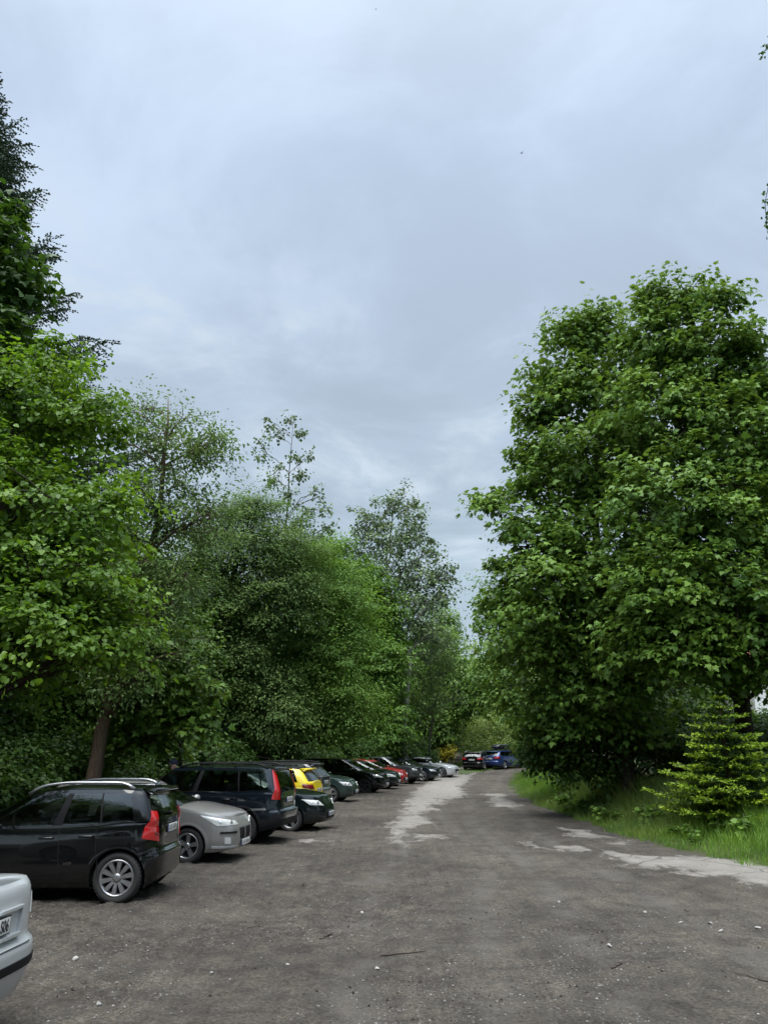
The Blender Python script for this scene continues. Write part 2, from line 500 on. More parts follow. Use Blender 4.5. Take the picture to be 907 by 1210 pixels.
dirt = k.mix(0.38, dirt, k.ramp(trk, [(0.34, (0.30, 0.29, 0.28)), (0.5, (0.5, 0.5, 0.5)), (0.66, (0.64, 0.63, 0.62))]), 'OVERLAY')
hol = k.ramp(k.noise(1.3, 6, pos, 0.65), [(0.60, 0.0), (0.70, 0.75)])
dirt = k.mix(hol, dirt, (0.034, 0.029, 0.025))
rt = k.math('MULTIPLY', at('rut'), k.ramp(k.noise(0.9, 3, pos), [(0.42, 0.0), (0.6, 0.55)]))
dirt = k.mix(rt, dirt, (0.115, 0.107, 0.095))
# pale grit: only some of the cells
grit = k.math('MULTIPLY', k.math('LESS_THAN', vor2.outputs['Distance'], 0.22), k.math('GREATER_THAN', k.noise(40, 2, pos), 0.57))
dirt = k.mix(k.math('MULTIPLY', grit, 0.22), dirt, (0.24, 0.23, 0.21))
asph = k.ramp(mid_, [(0.3, (0.19, 0.178, 0.158)), (0.7, (0.28, 0.265, 0.24))])
asph = k.mix(0.5, asph, k.ramp(spk, [(0.3, (0.34, 0.34, 0.34)), (0.7, (0.62, 0.62, 0.62))]), 'OVERLAY')
cr = k.n('ShaderNodeTexVoronoi', feature='DISTANCE_TO_EDGE'); cr.inputs['Scale'].default_value = 0.8
nzv = k.n('ShaderNodeTexNoise'); nzv.inputs['Scale'].default_value = 2.0; k.l(pos, nzv.inputs['Vector'])
k.l(k.mix(0.18, pos, nzv.outputs['Color']), cr.inputs['Vector'])
asph = k.mix(k.math('MULTIPLY', k.math('LESS_THAN', cr.outputs['Distance'], 0.011), 0.7), asph, (0.07, 0.065, 0.06))
mp2 = k.n('ShaderNodeMapping'); mp2.inputs['Scale'].default_value = (1.0, 0.45, 1); mp2.inputs['Rotation'].default_value = (0, 0, R(-6)); k.l(pos, mp2.inputs[0])
rg = k.noise(2.6, 8, mp2.outputs[0], 0.68)
pf = k.math('ADD', at('patch'), k.math('ADD', k.math('MULTIPLY', k.math('SUBTRACT', fin_, 0.5), 0.35), k.math('MULTIPLY', k.math('SUBTRACT', rg, 0.5), 1.9)))
pfr = k.ramp(pf, [(0.45, 0.0), (0.56, 0.55), (0.80, 1.0)])
c = k.mix(pfr, dirt, asph)
soil = k.ramp(fin_, [(0.35, (0.030, 0.040, 0.014)), (0.65, (0.075, 0.085, 0.030))])
c = k.mix(at('grassy'), c, soil)
litter = k.ramp(fin_, [(0.3, (0.018, 0.016, 0.010)), (0.7, (0.050, 0.042, 0.026))])
c = k.mix(at('forest'), c, litter)
b = k.n('ShaderNodeBsdfPrincipled'); b.inputs['Specular IOR Level'].default_value = 0.25
k.l(k.ramp(mid_, [(0.3, 0.72), (0.7, 0.95)]), b.inputs['Roughness'])
k.l(c, b.inputs['Base Color'])
hgt = k.math('ADD', k.math('MULTIPLY', fin_, 0.6), k.math('ADD', k.math('MULTIPLY', spk, 0.25), k.math('MULTIPLY', vor.outputs['Distance'], -0.25)))
bp = k.n('ShaderNodeBump'); bp.inputs['Strength'].default_value = 1.0; bp.inputs['Distance'].default_value = 0.05
k.l(hgt, bp.inputs['Height']); k.l(bp.outputs[0], b.inputs['Normal'])
k.l(b.outputs[0], k.out.inputs[0])
M_GROUND = k.m
me = np_mesh('ground', gverts, np.vstack([fcs, cen]) if False else fcs, M_GROUND,
             {'patch': ext(pat), 'grassy': ext(grassy), 'forest': ext(forest), 'churn': ext(churn*onroad), 'rut': ext(np.clip(rut, 0, 1)*onroad)}, smooth=True)
tag(me, 'dark churned earth car park and lane with worn asphalt remnants', kind='structure')
from mathutils.bvhtree import BVHTree
def ground_z(x, y):
    """height of the built sheet (with its bumps), nearest grid point"""
    r_ = math.hypot(x, y); a_ = math.atan2(x, y)
    i_ = int(np.searchsorted(rad, r_)); j_ = int(np.searchsorted(ang, a_))
    i_ = min(max(i_, 0), nr-1); j_ = min(max(j_, 0), na-1)
    return float(zg[i_*na+j_])
# ================================================================ foliage
def norm_(a): return a/(np.linalg.norm(a, axis=-1, keepdims=True)+1e-9)
LEAF = {
 'diamond': (np.array([(0, 0, 0), (.30, .45, .05), (0, 1, 0), (-.30, .45, .05)]), [(0, 1, 2, 3)]),
 'narrow': (np.array([(0, 0, 0), (.15, .45, .03), (0, 1, -.08), (-.15, .45, .03)]), [(0, 1, 2, 3)]),
 'round': (np.array([(0, 0, 0), (.36, .22, .06), (.42, .55, .06), (0, 1, -.04), (-.42, .55, .06), (-.36, .22, .06)]), [(0, 1, 2, 3, 4, 5)]),
 'heart': (np.array([(0, .04, 0), (.26, -.03, .05), (.46, .25, .09), (.36, .62, .05), (0, 1.05, -.09), (-.36, .62, .05), (-.46, .25, .09), (-.26, -.03, .05)]), [(0, 1, 2, 3, 4, 5, 6, 7)]),
 'maple': (np.array([(0, .02, 0), (.40, .02, -.05), (.32, .22, .02), (.62, .50, -.08), (.27, .50, .03), (.24, .70, .0), (0, 1.06, -.12), (-.24, .70, .0), (-.27, .50, .03), (-.62, .50, -.08), (-.32, .22, .02), (-.40, .02, -.05)]), [tuple(range(12))]),
}
def leaf_mesh(name, pos, nrm, axis, size, var, shape, mat, parent=None):
    tv, tf = LEAF[shape]
    n = norm_(nrm)
    y = norm_(axis-(axis*n).sum(-1, keepdims=True)*n)
    x = np.cross(y, n)
    V = pos[:, None, :]+size[:, None, None]*(tv[None, :, 0:1]*x[:, None, :]+tv[None, :, 1:2]*y[:, None, :]+tv[None, :, 2:3]*n[:, None, :])
    nv = len(tv)
    F = np.concatenate([np.arange(len(pos))[:, None]*nv+np.array(f)[None, :] for f in tf], 0)
    return np_mesh(name, V.reshape(-1, 3), F, mat, {'var': np.repeat(var, nv)}, smooth=False, parent=parent)

def sample_clumps(lobes, density, rng, shell=0.5, spread=1.0):
    """points in a union of ellipsoids, more of them near the outside; lobes: (centre, radii)"""
    out = []; outw = []
    for (c, r) in lobes:
        r = np.array(r, float)
        area = 4*math.pi*((r[0]*r[1])**1.6/3+(r[0]*r[2])**1.6/3+(r[1]*r[2])**1.6/3)**(1/1.6)
        n = max(3, int(area*density))
        d = norm_(rng.normal(size=(n, 3)))
        rr = (shell+(1-shell)*rng.random(n))**0.8
        rr *= 1+0.16*rng.normal(size=n)*spread
        out.append(np.array(c)+d*rr[:, None]*r); outw.append(norm_(d/r))
    C = np.vstack(out); O = np.vstack(outw)
    # drop those deep inside another lobe
    keep = np.ones(len(C), bool)
    for (c, r) in lobes:
        q = np.linalg.norm((C-np.array(c))/np.array(r), axis=1)
        keep &= ~((q < 0.42) & (rng.random(len(C)) < 0.8))
    return C[keep], O[keep]

def spray_leaves(C, O, rng, per, rc, flat, size, upw=1.0, outw=0.5, jit=0.45, droop=0.35, hang=0.0, svar=0.42):
    """leaves in flattened, drooping sprays about the clump centres C (outward directions O)"""
    n = len(C); N = n*per
    c = np.repeat(C, per, 0); o = np.repeat(O, per, 0)
    crad = np.repeat(rc*(0.45+1.1*rng.random(n)), per)
    oh = o.copy(); oh[:, 2] *= 0.35; oh = norm_(oh)
    side = np.cross(oh, np.array([0, 0, 1.0])); side = norm_(side); upv = np.cross(side, oh)
    a = rng.random(N)*2*math.pi; q = np.sqrt(rng.random(N))
    lx = q*np.cos(a); ly = q*np.sin(a)
    lz = flat*rng.normal(size=N)*0.5-droop*q*q
    loc = (lx[:, None]*oh+ly[:, None]*side)*crad[:, None]; loc[:, 2] += lz*crad
    pos = c+loc
    nrm = upw*np.array([0, 0, 1.0])+outw*o+0.35*loc/(crad[:, None]+1e-6)+jit*rng.normal(size=(N, 3))
    ax = loc/(crad[:, None]+1e-6)+0.4*o+0.35*rng.normal(size=(N, 3)); ax[:, 2] -= 0.35+hang
    sz = size*(1-svar+2*svar*rng.random(N))
    cv = np.repeat(rng.random(n), per)
    var = np.clip(0.55*cv+0.35*rng.random(N)+0.18*q-0.02, 0, 1)
    return pos, nrm, ax, sz, var

def bez(p0, p1, p2, n):
    t = np.linspace(0, 1, n)[:, None]
    return (1-t)**2*p0+2*t*(1-t)*p1+t*t*p2

def kmeans(C, k, rng, it=6):
    k = min(k, len(C))
    m = C[rng.choice(len(C), k, replace=False)]
    for _ in range(it):
        d = ((C[:, None, :]-m[None])**2).sum(-1); lab = d.argmin(1)
        for j in range(k):
            if (lab == j).any(): m[j] = C[lab == j].mean(0)
    return lab, m

def wood(mb, base, top, C, rng, tr, nl, twig=0.012, lean=0.0, seg=9, low=0.12, minr=0.012):
    """tapering trunk, limbs to groups of clumps, twigs to each clump"""
    base = np.array(base, float); top = np.array(top, float)
    H = np.linalg.norm(top-base)
    n = 14
    tk = np.linspace(0, 1, n)
    wob = np.stack([fbm(tk*3+rng.random()*50, tk*0+3, 3, 1)-.5, fbm(tk*3+rng.random()*50, tk*0+9, 3, 2)-.5, tk*0], 1)*H*0.10*np.minimum(tk*3, 1)[:, None]
    bend = np.array([lean, 0, 0])
    path = base+(top-base)*tk[:, None]+wob+bend*np.sin(tk*math.pi)[:, None]
    rads = tr*((1-tk)**0.8*0.95+0.04)+tr*0.5*np.exp(-tk*H/0.35)
    mb.tube(path, rads, seg)
    if len(C) == 0: return
    lab, m = kmeans(C, nl, rng)
    for j in range(len(m)):
        idx = np.where(lab == j)[0]
        if len(idx) == 0: continue
        g = m[j]
        hd = np.linalg.norm(g[:2]-np.interp(g[2], path[:, 2], path[:, 0])*np.array([1, 0])-np.interp(g[2], path[:, 2], path[:, 1])*np.array([0, 1]))
        hz = np.clip(g[2]-hd*(0.45+0.4*rng.random()), base[2]+low*(top[2]-base[2]), top[2]-0.03*H)
        i = np.interp(hz, path[:, 2], np.arange(n))
        p0 = np.array([np.interp(i, np.arange(n), path[:, q]) for q in range(3)])
        r0 = np.interp(i, np.arange(n), rads)*0.55
        mid = (p0+g)/2+np.array([0, 0, 0.12*np.linalg.norm(g-p0)])+rng.normal(size=3)*0.06*np.linalg.norm(g-p0)
        L = bez(p0, mid, g, 8); L[1:-1] += rng.normal(size=(6, 3))*0.02*np.linalg.norm(g-p0)
        rl = np.linspace(min(r0, 0.02+0.025*np.linalg.norm(g-p0)), minr*1.4, 8)
        mb.tube(L, rl, 6, cap=False)
        for q in idx:
            t0 = rng.integers(3, 8)
            s = L[t0]; e = C[q]
            md = (s+e)/2+rng.normal(size=3)*0.12*np.linalg.norm(e-s)
            mb.tube(bez(s, md, e, 4), [rl[t0]*0.6, minr, minr*0.7, minr*0.4], 4, cap=False)

def make_tree(name, label, base, top, lobes, mat_l, mat_b, seed, dens=1.2, per=40, rc=0.6, flat=0.35, size=0.12, shape='round',
              tr=0.2, nl=18, group=None, shell=0.5, cat='tree', upw=1.0, outw=0.5, jit=0.45, droop=0.35, hang=0.0, spread=1.0,
              minr=0.012, lean=0.0, fill=None, zmin=None, crown_name='crown', low=0.12):
    rng = np.random.default_rng(seed)
    base = np.array(base, float)
    root = empty(name, base); tag(root, label, cat, group)
    lob = [(np.array(c)-base, r) for c, r in lobes]
    C, O = sample_clumps(lob, dens, rng, shell, spread)
    if zmin is not None:
        kp = C[:, 2] > zmin; C = C[kp]; O = O[kp]
    mb = MB()
    wood(mb, (0, 0, -0.15), np.array(top)-base, C, rng, tr, nl, minr=minr, lean=lean, low=low)
    mb.build('trunk', mat_b, root)
    parts = [spray_leaves(C, O, rng, per, rc, flat, size, upw, outw, jit, droop, hang)]
    if fill:   # leaves through the inside of the crown
        Ci, Oi = sample_clumps([(c, tuple(np.array(r)*0.7)) for c, r in lob], fill, rng, 0.1, 0.6)
        if zmin is not None:
            kp = Ci[:, 2] > zmin; Ci = Ci[kp]; Oi = Oi[kp]
        parts.append(spray_leaves(Ci, Oi, rng, max(8, per//2), rc*1.3, 0.7, size*1.25, upw, outw, 0.8, droop, hang))
    A_ = [np.concatenate([p[i] for p in parts]) for i in range(5)]
    leaf_mesh(crown_name, *A_, shape, mat_l, root)
    return root

def lobes_px(Y, items):
    """crown masses surveyed as (u, v, half width, half height, nearer/farther by metres[, depth])"""
    out = []
    for it in items:
        u, v, rw, rh, dY = it[:5]
        yy = Y+dY; s = SC(v, yy)
        rx = rw*s; rz = rh*s
        out.append((P(u, v, yy), (rx, it[5] if len(it) > 5 else max(rx, rz)*0.9, rz)))
    return out

# ---------------------------------------------------------------- leaf and bark materials
ML_LINDEN = mat_leaf('leaf_linden', (0.052, 0.122, 0.020), (0.195, 0.330, 0.040), (1.0, 1.0, 0.40), 0.44, 0.45, 0.28)
ML_MAPLE = mat_leaf('leaf_maple', (0.068, 0.145, 0.026), (0.200, 0.340, 0.055), (1.0, 1.0, 0.45), 0.42, 0.45, 0.28, back=(0.110, 0.180, 0.045))
ML_WILLOW = mat_leaf('leaf_willow', (0.098, 0.165, 0.052), (0.185, 0.275, 0.088), (1.0, 1.05, 0.55), 0.44, 0.6, 0.15, back=(0.115, 0.180, 0.075))
ML_WILLOW2 = mat_leaf('leaf_goat_willow', (0.088, 0.165, 0.040), (0.180, 0.300, 0.068), (1.0, 1.05, 0.5), 0.45, 0.6, 0.15)
ML_BRIGHT = mat_leaf('leaf_hornbeam', (0.075, 0.155, 0.028), (0.170, 0.300, 0.050), (1.0, 1.05, 0.5), 0.38, 0.45, 0.3)
ML_ASPEN = mat_leaf('leaf_aspen', (0.105, 0.170, 0.070), (0.200, 0.285, 0.120), (1.0, 1.05, 0.6), 0.32, 0.45, 0.35, back=(0.13, 0.17, 0.11))
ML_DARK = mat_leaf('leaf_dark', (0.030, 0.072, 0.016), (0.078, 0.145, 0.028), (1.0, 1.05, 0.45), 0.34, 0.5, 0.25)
ML_ELM = mat_leaf('leaf_elm', (0.076, 0.150, 0.032), (0.185, 0.300, 0.055), (1.0, 1.05, 0.5), 0.38, 0.45, 0.3)
ML_SHRUB = mat_leaf('leaf_shrub', (0.13, 0.20, 0.05), (0.28, 0.36, 0.10), (1.0, 1.0, 0.5), 0.36, 0.5, 0.3)
ML_YELLOW = mat_leaf('leaf_flower', (0.16, 0.20, 0.03), (0.58, 0.46, 0.03), (1.0, 0.9, 0.3), 0.3, 0.5, 0.3)
ML_SPRUCE = mat_leaf('needle_spruce', (0.020, 0.042, 0.024), (0.045, 0.075, 0.040), (1, 1, 0.6), 0.12, 0.5, 0.3)
ML_FIR = mat_leaf('needle_fir', (0.026, 0.062, 0.014), (0.30, 0.43, 0.034), (1, 1, 0.4), 0.25, 0.5, 0.3)
MB_GREY = mat_bark('bark_grey', (0.045, 0.040, 0.034), (0.135, 0.120, 0.100))
MB_DARK = mat_bark('bark_dark', (0.022, 0.018, 0.014), (0.075, 0.062, 0.048))
MB_PALE = mat_bark('bark_pale', (0.16, 0.15, 0.13), (0.42, 0.40, 0.35))
MB_BROWN = mat_bark('bark_brown', (0.060, 0.040, 0.028), (0.17, 0.125, 0.090))

# ---------------------------------------------------------------- conifers
def conifer(name, label, base, H, rmax, mat_l, mat_b, seed, nwh=26, nb=9, tw=0.30, droop=0.25, tip=0.15, z0=0.04, tr=0.2, ndl=0.05, tips_bright=False, dens=1.0, up=0.12, shape_p=0.85, rag=0.1, clump=1, cat='tree', group=None):
    rng = np.random.default_rng(seed)
    root = empty(name, base); tag(root, label, cat, group)
    mb = MB()
    zt = np.linspace(0, 1, 12)
    tp = np.stack([0.02*H*np.sin(zt*5+seed)*zt*(1-zt), 0.02*H*np.cos(zt*4)*zt*(1-zt), zt*H-0.1], 1)
    mb.tube(tp, tr*(1-zt)**0.9+0.012, 9)
    pos = []; nrm = []; ax = []; sz = []; var = []
    for w_ in range(nwh):
        f = w_/(nwh-1)
        z = H*(z0+(0.985-z0)*f**0.95)
        r = rmax*max(0.03, (1-f))**shape_p*(1.0-rag+2*rag*rng.random())
        n = max(4, int(nb*(0.55+0.45*(1-f))))
        a0 = rng.random()*6.28
        for k_ in range(n):
            a = a0+6.283*k_/n+rng.normal()*0.18
            L = r*(0.72-rag*.6+(0.42+rag)*rng.random())
            d = np.array([math.cos(a), math.sin(a), 0])
            s = np.array([-d[1], d[0], 0])
            m = 7; t = np.linspace(0, 1, m)
            zz_ = up*L*t*4*(0.4-0.0*t)*0.5-droop*L*t**1.3+tip*L*t**3+rng.normal()*0.02
            p = np.stack([d[0]*L*t, d[1]*L*t, z+zz_], 1)
            mb.tube(p, np.linspace(0.008+0.012*L, 0.004, m), 4, cap=False)
            # side shoots, shorter to the tip; needles as blades along each shoot
            ns = max(4, int(L/0.11*dens))
            for q in np.linspace(0.12, 1.0, ns):
                pp = np.array([np.interp(q, t, p[:, j]) for j in range(3)])
                ln = tw*L**0.5*(1.05-q*0.75)*(0.7+0.6*rng.random())
                for sg in ((-1, 1) if q < 0.97 else (0,)):
                    dd = d*(0.75+0.2*rng.random())+s*sg*(0.85+0.3*rng.random())
                    dd = dd/np.linalg.norm(dd); dd[2] -= 0.10+0.22*rng.random()-0.2*tips_bright
                    nn = max(2, int(ln/0.085))
                    for u_ in range(nn):
                        e = u_/nn
                        c_ = pp+dd*ln*e
                        for roll in (0, 1):
                            nv = np.array([0, 0, 1.0])*(1 if roll == 0 else 0.25)+s*(0.9 if roll else 0.15)*(1 if rng.random() < .5 else -1)+rng.normal(size=3)*0.25
                            pos.append(c_); nrm.append(nv); ax.append(dd+rng.normal(size=3)*0.25); sz.append(ndl*2.6*(0.8+0.5*rng.random()))
                            tipf = (e > 0.45 or q > 0.88)
                            v_ = (0.55+0.45*rng.random() if tipf and tips_bright and (q > 0.35) else 0.28*rng.random()) if tips_bright else rng.random()
                            var.append(v_)
    mb.build('trunk', mat_b, root)
    leaf_mesh('crown', np.array(pos), np.array(nrm), np.array(ax), np.array(sz), np.array(var), 'diamond', mat_l, root)
    return root
# ================================================================ the trees, surveyed one by one
def gb(x, y): return (x, y, gzf(x, y))
QF = 1.0   # foliage amount
# --- left side, near to far
Y = 13.2
make_tree('linden_tree', 'bright large leaved linden tree overhanging the black compact van at the row start', gb(-8.3, Y), P(40, 440, Y),
    lobes_px(Y, [(25, 475, 85, 55, .6), (105, 500, 50, 55, .5), (-50, 520, 100, 90, 0), (25, 590, 105, 75, -.3), (115, 600, 58, 45, -.4), (20, 690, 110, 60, -.6), (110, 690, 60, 50, -.4),
                 (35, 755, 115, 55, -1.0), (135, 750, 55, 45, -.6), (-40, 700, 100, 120, 0), (75, 425, 40, 26, .8)]),
    ML_LINDEN, MB_DARK, 11, dens=3.8*QF, per=58, rc=0.40, flat=0.34, size=0.080, shape='heart', tr=0.17, nl=20, shell=0.55, jit=0.55, droop=0.4, hang=0.0, fill=1.5)
Y = 17.5
make_tree('tall_maple', 'tall dark green maple rising behind the linden, in front of the spruce', gb(-11.8, Y), P(-15, 215, Y),
    lobes_px(Y, [(-8, 255, 32, 40, 0), (8, 320, 46, 48, 0), (-60, 330, 70, 110, 0), (-5, 385, 52, 40, 0), (-40, 450, 90, 70, 0), (15, 480, 80, 60, 1), (-60, 600, 120, 120, 1)]),
    ML_DARK, MB_DARK, 12, dens=1.9*QF, per=34, rc=0.62, flat=0.35, size=0.18, shape='maple', tr=0.22, nl=16, shell=0.55, fill=0.8)
conifer('spruce_tree', 'tall dark spruce with drooping branches, highest tree on the left edge', gb(-15.4, 23.5), 27.5, 7.2, ML_SPRUCE, MB_DARK, 5, nwh=50, nb=13, tw=0.66, droop=0.34, tip=0.36, z0=0.22, tr=0.3, ndl=0.042, dens=0.95, rag=.2)
Y = 20.0
make_tree('leaning_willow', 'open crowned willow on a thick leaning brown trunk behind the black compact van', gb(-7.35, Y), P(205, 470, Y),
    lobes_px(Y, [(205, 520, 55, 48, 0), (160, 500, 40, 42, .3), (245, 520, 36, 40, 0), (225, 600, 62, 48, 0), (185, 590, 50, 60, .4), (195, 680, 62, 55, 0), (150, 660, 50, 60, .5), (185, 760, 60, 50, -.3), (130, 800, 55, 35, -.4)]),
    ML_WILLOW, MB_BROWN, 13, dens=3.5*QF, per=44, rc=0.43, flat=0.65, size=0.10, shape='diamond', tr=0.21, nl=34, shell=0.45, spread=1.4, jit=0.65, fill=0.35, minr=0.010, lean=-0.15, low=0.25)
Y = 21.0
make_tree('young_maple', 'young maple with bright layered leaves between the leaning willow and the dark off-roader', gb(-5.6, 22.5), P(205, 745, Y),
    lobes_px(Y, [(205, 775, 46, 30, 0), (225, 815, 38, 26, -.4), (185, 830, 45, 34, 0), (228, 848, 30, 20, -.2), (178, 868, 40, 22, .6), (150, 850, 40, 40, .3)]),
    ML_MAPLE, MB_GREY, 14, dens=3.2*QF, per=30, rc=0.42, flat=0.25, size=0.15, shape='maple', tr=0.06, nl=12, shell=0.5, fill=1.2)
Y = 36.0
make_tree('grey_willow', 'broad grey green willow with a dense crown behind the dark off-roader and yellow car', gb(-9.0, 38), P(295, 590, Y),
    lobes_px(Y, [(262, 615, 38, 26, .5), (305, 600, 34, 26, 0), (240, 660, 44, 36, .6), (290, 655, 50, 34, -.4), (335, 635, 36, 30, 0), (262, 715, 52, 38, 0), (318, 705, 50, 40, -.6), (350, 675, 40, 36, .3), (235, 770, 46, 48, .8), (285, 775, 52, 44, -.3), (255, 830, 56, 44, .3), (315, 835, 50, 44, -.2)]),
    ML_WILLOW, MB_DARK, 15, dens=1.5*QF, per=150, rc=0.80, flat=0.40, size=0.115, shape='diamond', tr=0.26, nl=26, shell=0.6, jit=0.32, fill=1.2, spread=1.3)
make_tree('goat_willow', 'mid green goat willow, lower right neighbour of the grey green willow', gb(-6.3, 41.5), P(372, 640, 38.5),
    lobes_px(38.5, [(372, 655, 32, 28, 0), (345, 690, 36, 32, .5), (402, 690, 32, 34, 0), (372, 725, 46, 36, -.6), (420, 735, 34, 36, 0), (345, 775, 44, 40, -.4), (396, 785, 46, 40, -.6), (360, 835, 50, 38, -.3), (410, 838, 46, 38, -.3), (335, 730, 36, 40, .6)]),
    ML_WILLOW2, MB_DARK, 28, dens=1.5*QF, per=130, rc=0.78, flat=0.36, size=0.12, shape='diamond', tr=0.2, nl=22, shell=0.6, jit=0.32, fill=1.2, spread=1.3)
Y = 40
make_tree('thin_aspen', 'sparse aspen with bare twigs poking above the grey green willow', gb(-7.6, 42.5), P(338, 500, Y),
    lobes_px(Y, [(318, 500, 8, 8, 0), (312, 520, 8, 8, 0), (340, 497, 7, 8, 0), (352, 512, 7, 10, 0), (330, 515, 8, 8, 0), (306, 540, 8, 6, 0), (345, 535, 9, 8, 0), (362, 540, 8, 7, 0), (330, 550, 10, 8, 0), (352, 562, 12, 8, 0), (318, 568, 10, 8, 0), (374, 580, 9, 9, 0), (340, 585, 14, 10, 0), (384, 600, 8, 8, 0), (366, 606, 10, 9, 0), (390, 622, 7, 10, 0), (378, 630, 8, 8, 0), (356, 620, 14, 12, 0), (340, 640, 40, 26, 0)]),
    ML_ASPEN, MB_GREY, 16, dens=2.6*QF, per=22, rc=0.32, flat=0.9, size=0.145, shape='round', tr=0.12, nl=30, shell=0.3, spread=1.2, jit=0.8, hang=0.4, minr=0.012, low=0.3)
Y = 55
make_tree('hornbeam_tree', 'bright fresh green hornbeam, edge tree of the left wood above the black people carrier', gb(-2.6, 57), P(415, 650, Y),
    lobes_px(Y, [(392, 660, 30, 26, .5), (420, 690, 34, 36, 0), (440, 732, 36, 42, 0), (452, 782, 34, 46, -.3), (405, 745, 50, 60, .8), (448, 842, 34, 42, -.3), (400, 830, 60, 60, .8), (425, 872, 46, 20, 0), (385, 690, 40, 40, 1.5)]),
    ML_BRIGHT, MB_DARK, 17, dens=1.5*QF, per=80, rc=0.9, flat=0.28, size=0.21, shape='diamond', tr=0.24, nl=18, shell=0.65, droop=0.3, fill=1.1)
Y = 57
make_tree('poplar_tree', 'tall airy poplar with a pale forked trunk standing alone above the far bend', gb(1.55, Y), P(462, 580, Y),
    lobes_px(Y, [(468, 592, 22, 20, 0), (440, 612, 24, 22, 0), (490, 610, 18, 22, 0), (465, 635, 40, 26, 0), (428, 645, 20, 22, 0), (505, 640, 16, 16, 0), (455, 675, 42, 26, 0), (495, 680, 36, 30, 0), (525, 680, 16, 20, 0), (520, 705, 22, 14, 0), (480, 715, 42, 22, 0), (445, 705, 22, 20, 0), (505, 745, 30, 20, 0), (465, 745, 30, 20, 0), (478, 770, 34, 20, .5), (460, 790, 30, 24, 1)]),
    ML_ASPEN, MB_PALE, 18, dens=1.2*QF, per=28, rc=0.50, flat=0.8, size=0.18, shape='round', tr=0.26, nl=34, shell=0.35, spread=1.4, jit=0.8, hang=0.3, minr=0.02, low=0.3)
Y = 62
make_tree('bare_willow', 'thin grey willow with pale half bare branches beneath the tall poplar', gb(3.6, Y), P(510, 720, Y),
    lobes_px(Y, [(500, 745, 26, 26, 0), (525, 770, 22, 30, 0), (495, 790, 26, 26, 0), (515, 820, 30, 30, 0), (480, 830, 18, 24, 0)]),
    ML_WILLOW, MB_GREY, 19, dens=1.1*QF, per=60, rc=0.75, flat=0.8, size=0.16, shape='diamond', tr=0.09, nl=30, shell=0.35, jit=0.9, minr=0.022)
Y = 70
make_tree('ash_tree', 'dark full ash tree closing the lane end behind the black estate car', gb(4.5, Y), P(525, 740, Y),
    lobes_px(Y, [(515, 755, 28, 24, 3), (500, 795, 40, 38, 2), (545, 800, 30, 40, 2), (480, 840, 34, 40, 0), (508, 846, 36, 30, 0), (560, 808, 26, 34, 0), (525, 735, 16, 20, 5), (470, 800, 24, 30, 3)]),
    ML_ELM, MB_DARK, 20, dens=1.0*QF, per=90, rc=1.0, flat=0.4, size=0.26, shape='diamond', tr=0.25, nl=16, shell=0.5, fill=0.7)

# --- right side
Y = 25.0
make_tree('field_maple', 'big spreading maple with a lower rounded top and a branch reaching over the lane', gb(7.7, 25.5), P(690, 375, Y),
    lobes_px(Y, [(668, 388, 26, 26, 0), (708, 394, 36, 34, .5), (652, 440, 30, 26, 0), (700, 470, 58, 48, -.4), (632, 490, 30, 22, .3), (640, 530, 30, 20, 0), (695, 555, 66, 44, -.8), (625, 572, 26, 14, 0), (582, 592, 24, 10, .2), (650, 620, 56, 36, -.5), (612, 672, 34, 30, .3), (608, 712, 34, 26, .5), (685, 690, 76, 54, -1.5), (640, 752, 56, 44, -.6), (710, 765, 72, 46, -1.0), (700, 808, 40, 18, -1.4), (745, 800, 44, 22, -1.2), (745, 520, 40, 40, .3), (752, 610, 44, 46, .2), (750, 700, 44, 50, -.6), (742, 440, 26, 30, .6), (665, 830, 60, 44, .6), (735, 835, 50, 40, .6)]),
    ML_MAPLE, MB_DARK, 21, dens=1.75*QF, per=68, rc=0.66, flat=0.40, jit=0.58, size=0.160, shape='maple', tr=0.24, nl=30, shell=0.66, droop=0.32, fill=0.6, spread=1.25, minr=0.014, low=0.1)
Y = 22.0
make_tree('field_maple', 'tallest maple on the grass verge rising straight behind the small fir', gb(10.4, 22.8), P(815, 340, Y),
    lobes_px(Y, [(800, 352, 40, 24, .3), (845, 360, 24, 24, 0), (775, 400, 40, 44, .4), (835, 420, 62, 48, 0), (890, 440, 50, 44, .3), (780, 490, 66, 52, 0), (860, 520, 74, 60, -.4), (930, 540, 70, 100, 0), (790, 590, 76, 56, -.8), (870, 630, 80, 56, -1.2), (800, 680, 70, 50, -1.6), (880, 720, 76, 46, -1.8), (790, 745, 66, 42, -1.0), (940, 700, 70, 90, -.5), (860, 762, 60, 26, -.4), (800, 775, 40, 18, -1.6), (868, 790, 40, 13, -1.2), (925, 785, 40, 20, -1.2)]),
    ML_MAPLE, MB_DARK, 22, dens=1.9*QF, per=68, rc=0.60, flat=0.40, jit=0.58, size=0.155, shape='maple', tr=0.27, nl=30, shell=0.66, droop=0.32, fill=0.6, spread=1.25, minr=0.014, low=0.1)
Y = 33.5
make_tree('elm_tree', 'fine leaved elm leaning over the lane at the end of the grass verge', gb(8.6, 36), P(600, 690, Y),
    lobes_px(Y, [(585, 700, 26, 30, 1), (590, 750, 34, 36, .5), (625, 740, 46, 46, 0), (580, 792, 24, 28, .5), (625, 810, 50, 44, -.5), (608, 826, 34, 22, -.3), (655, 862, 36, 30, -1), (660, 780, 44, 60, 0)]),
    ML_ELM, MB_DARK, 23, dens=1.9*QF, per=56, rc=0.62, flat=0.4, size=0.125, shape='round', tr=0.2, nl=18, shell=0.6, fill=0.9)
Y = 27
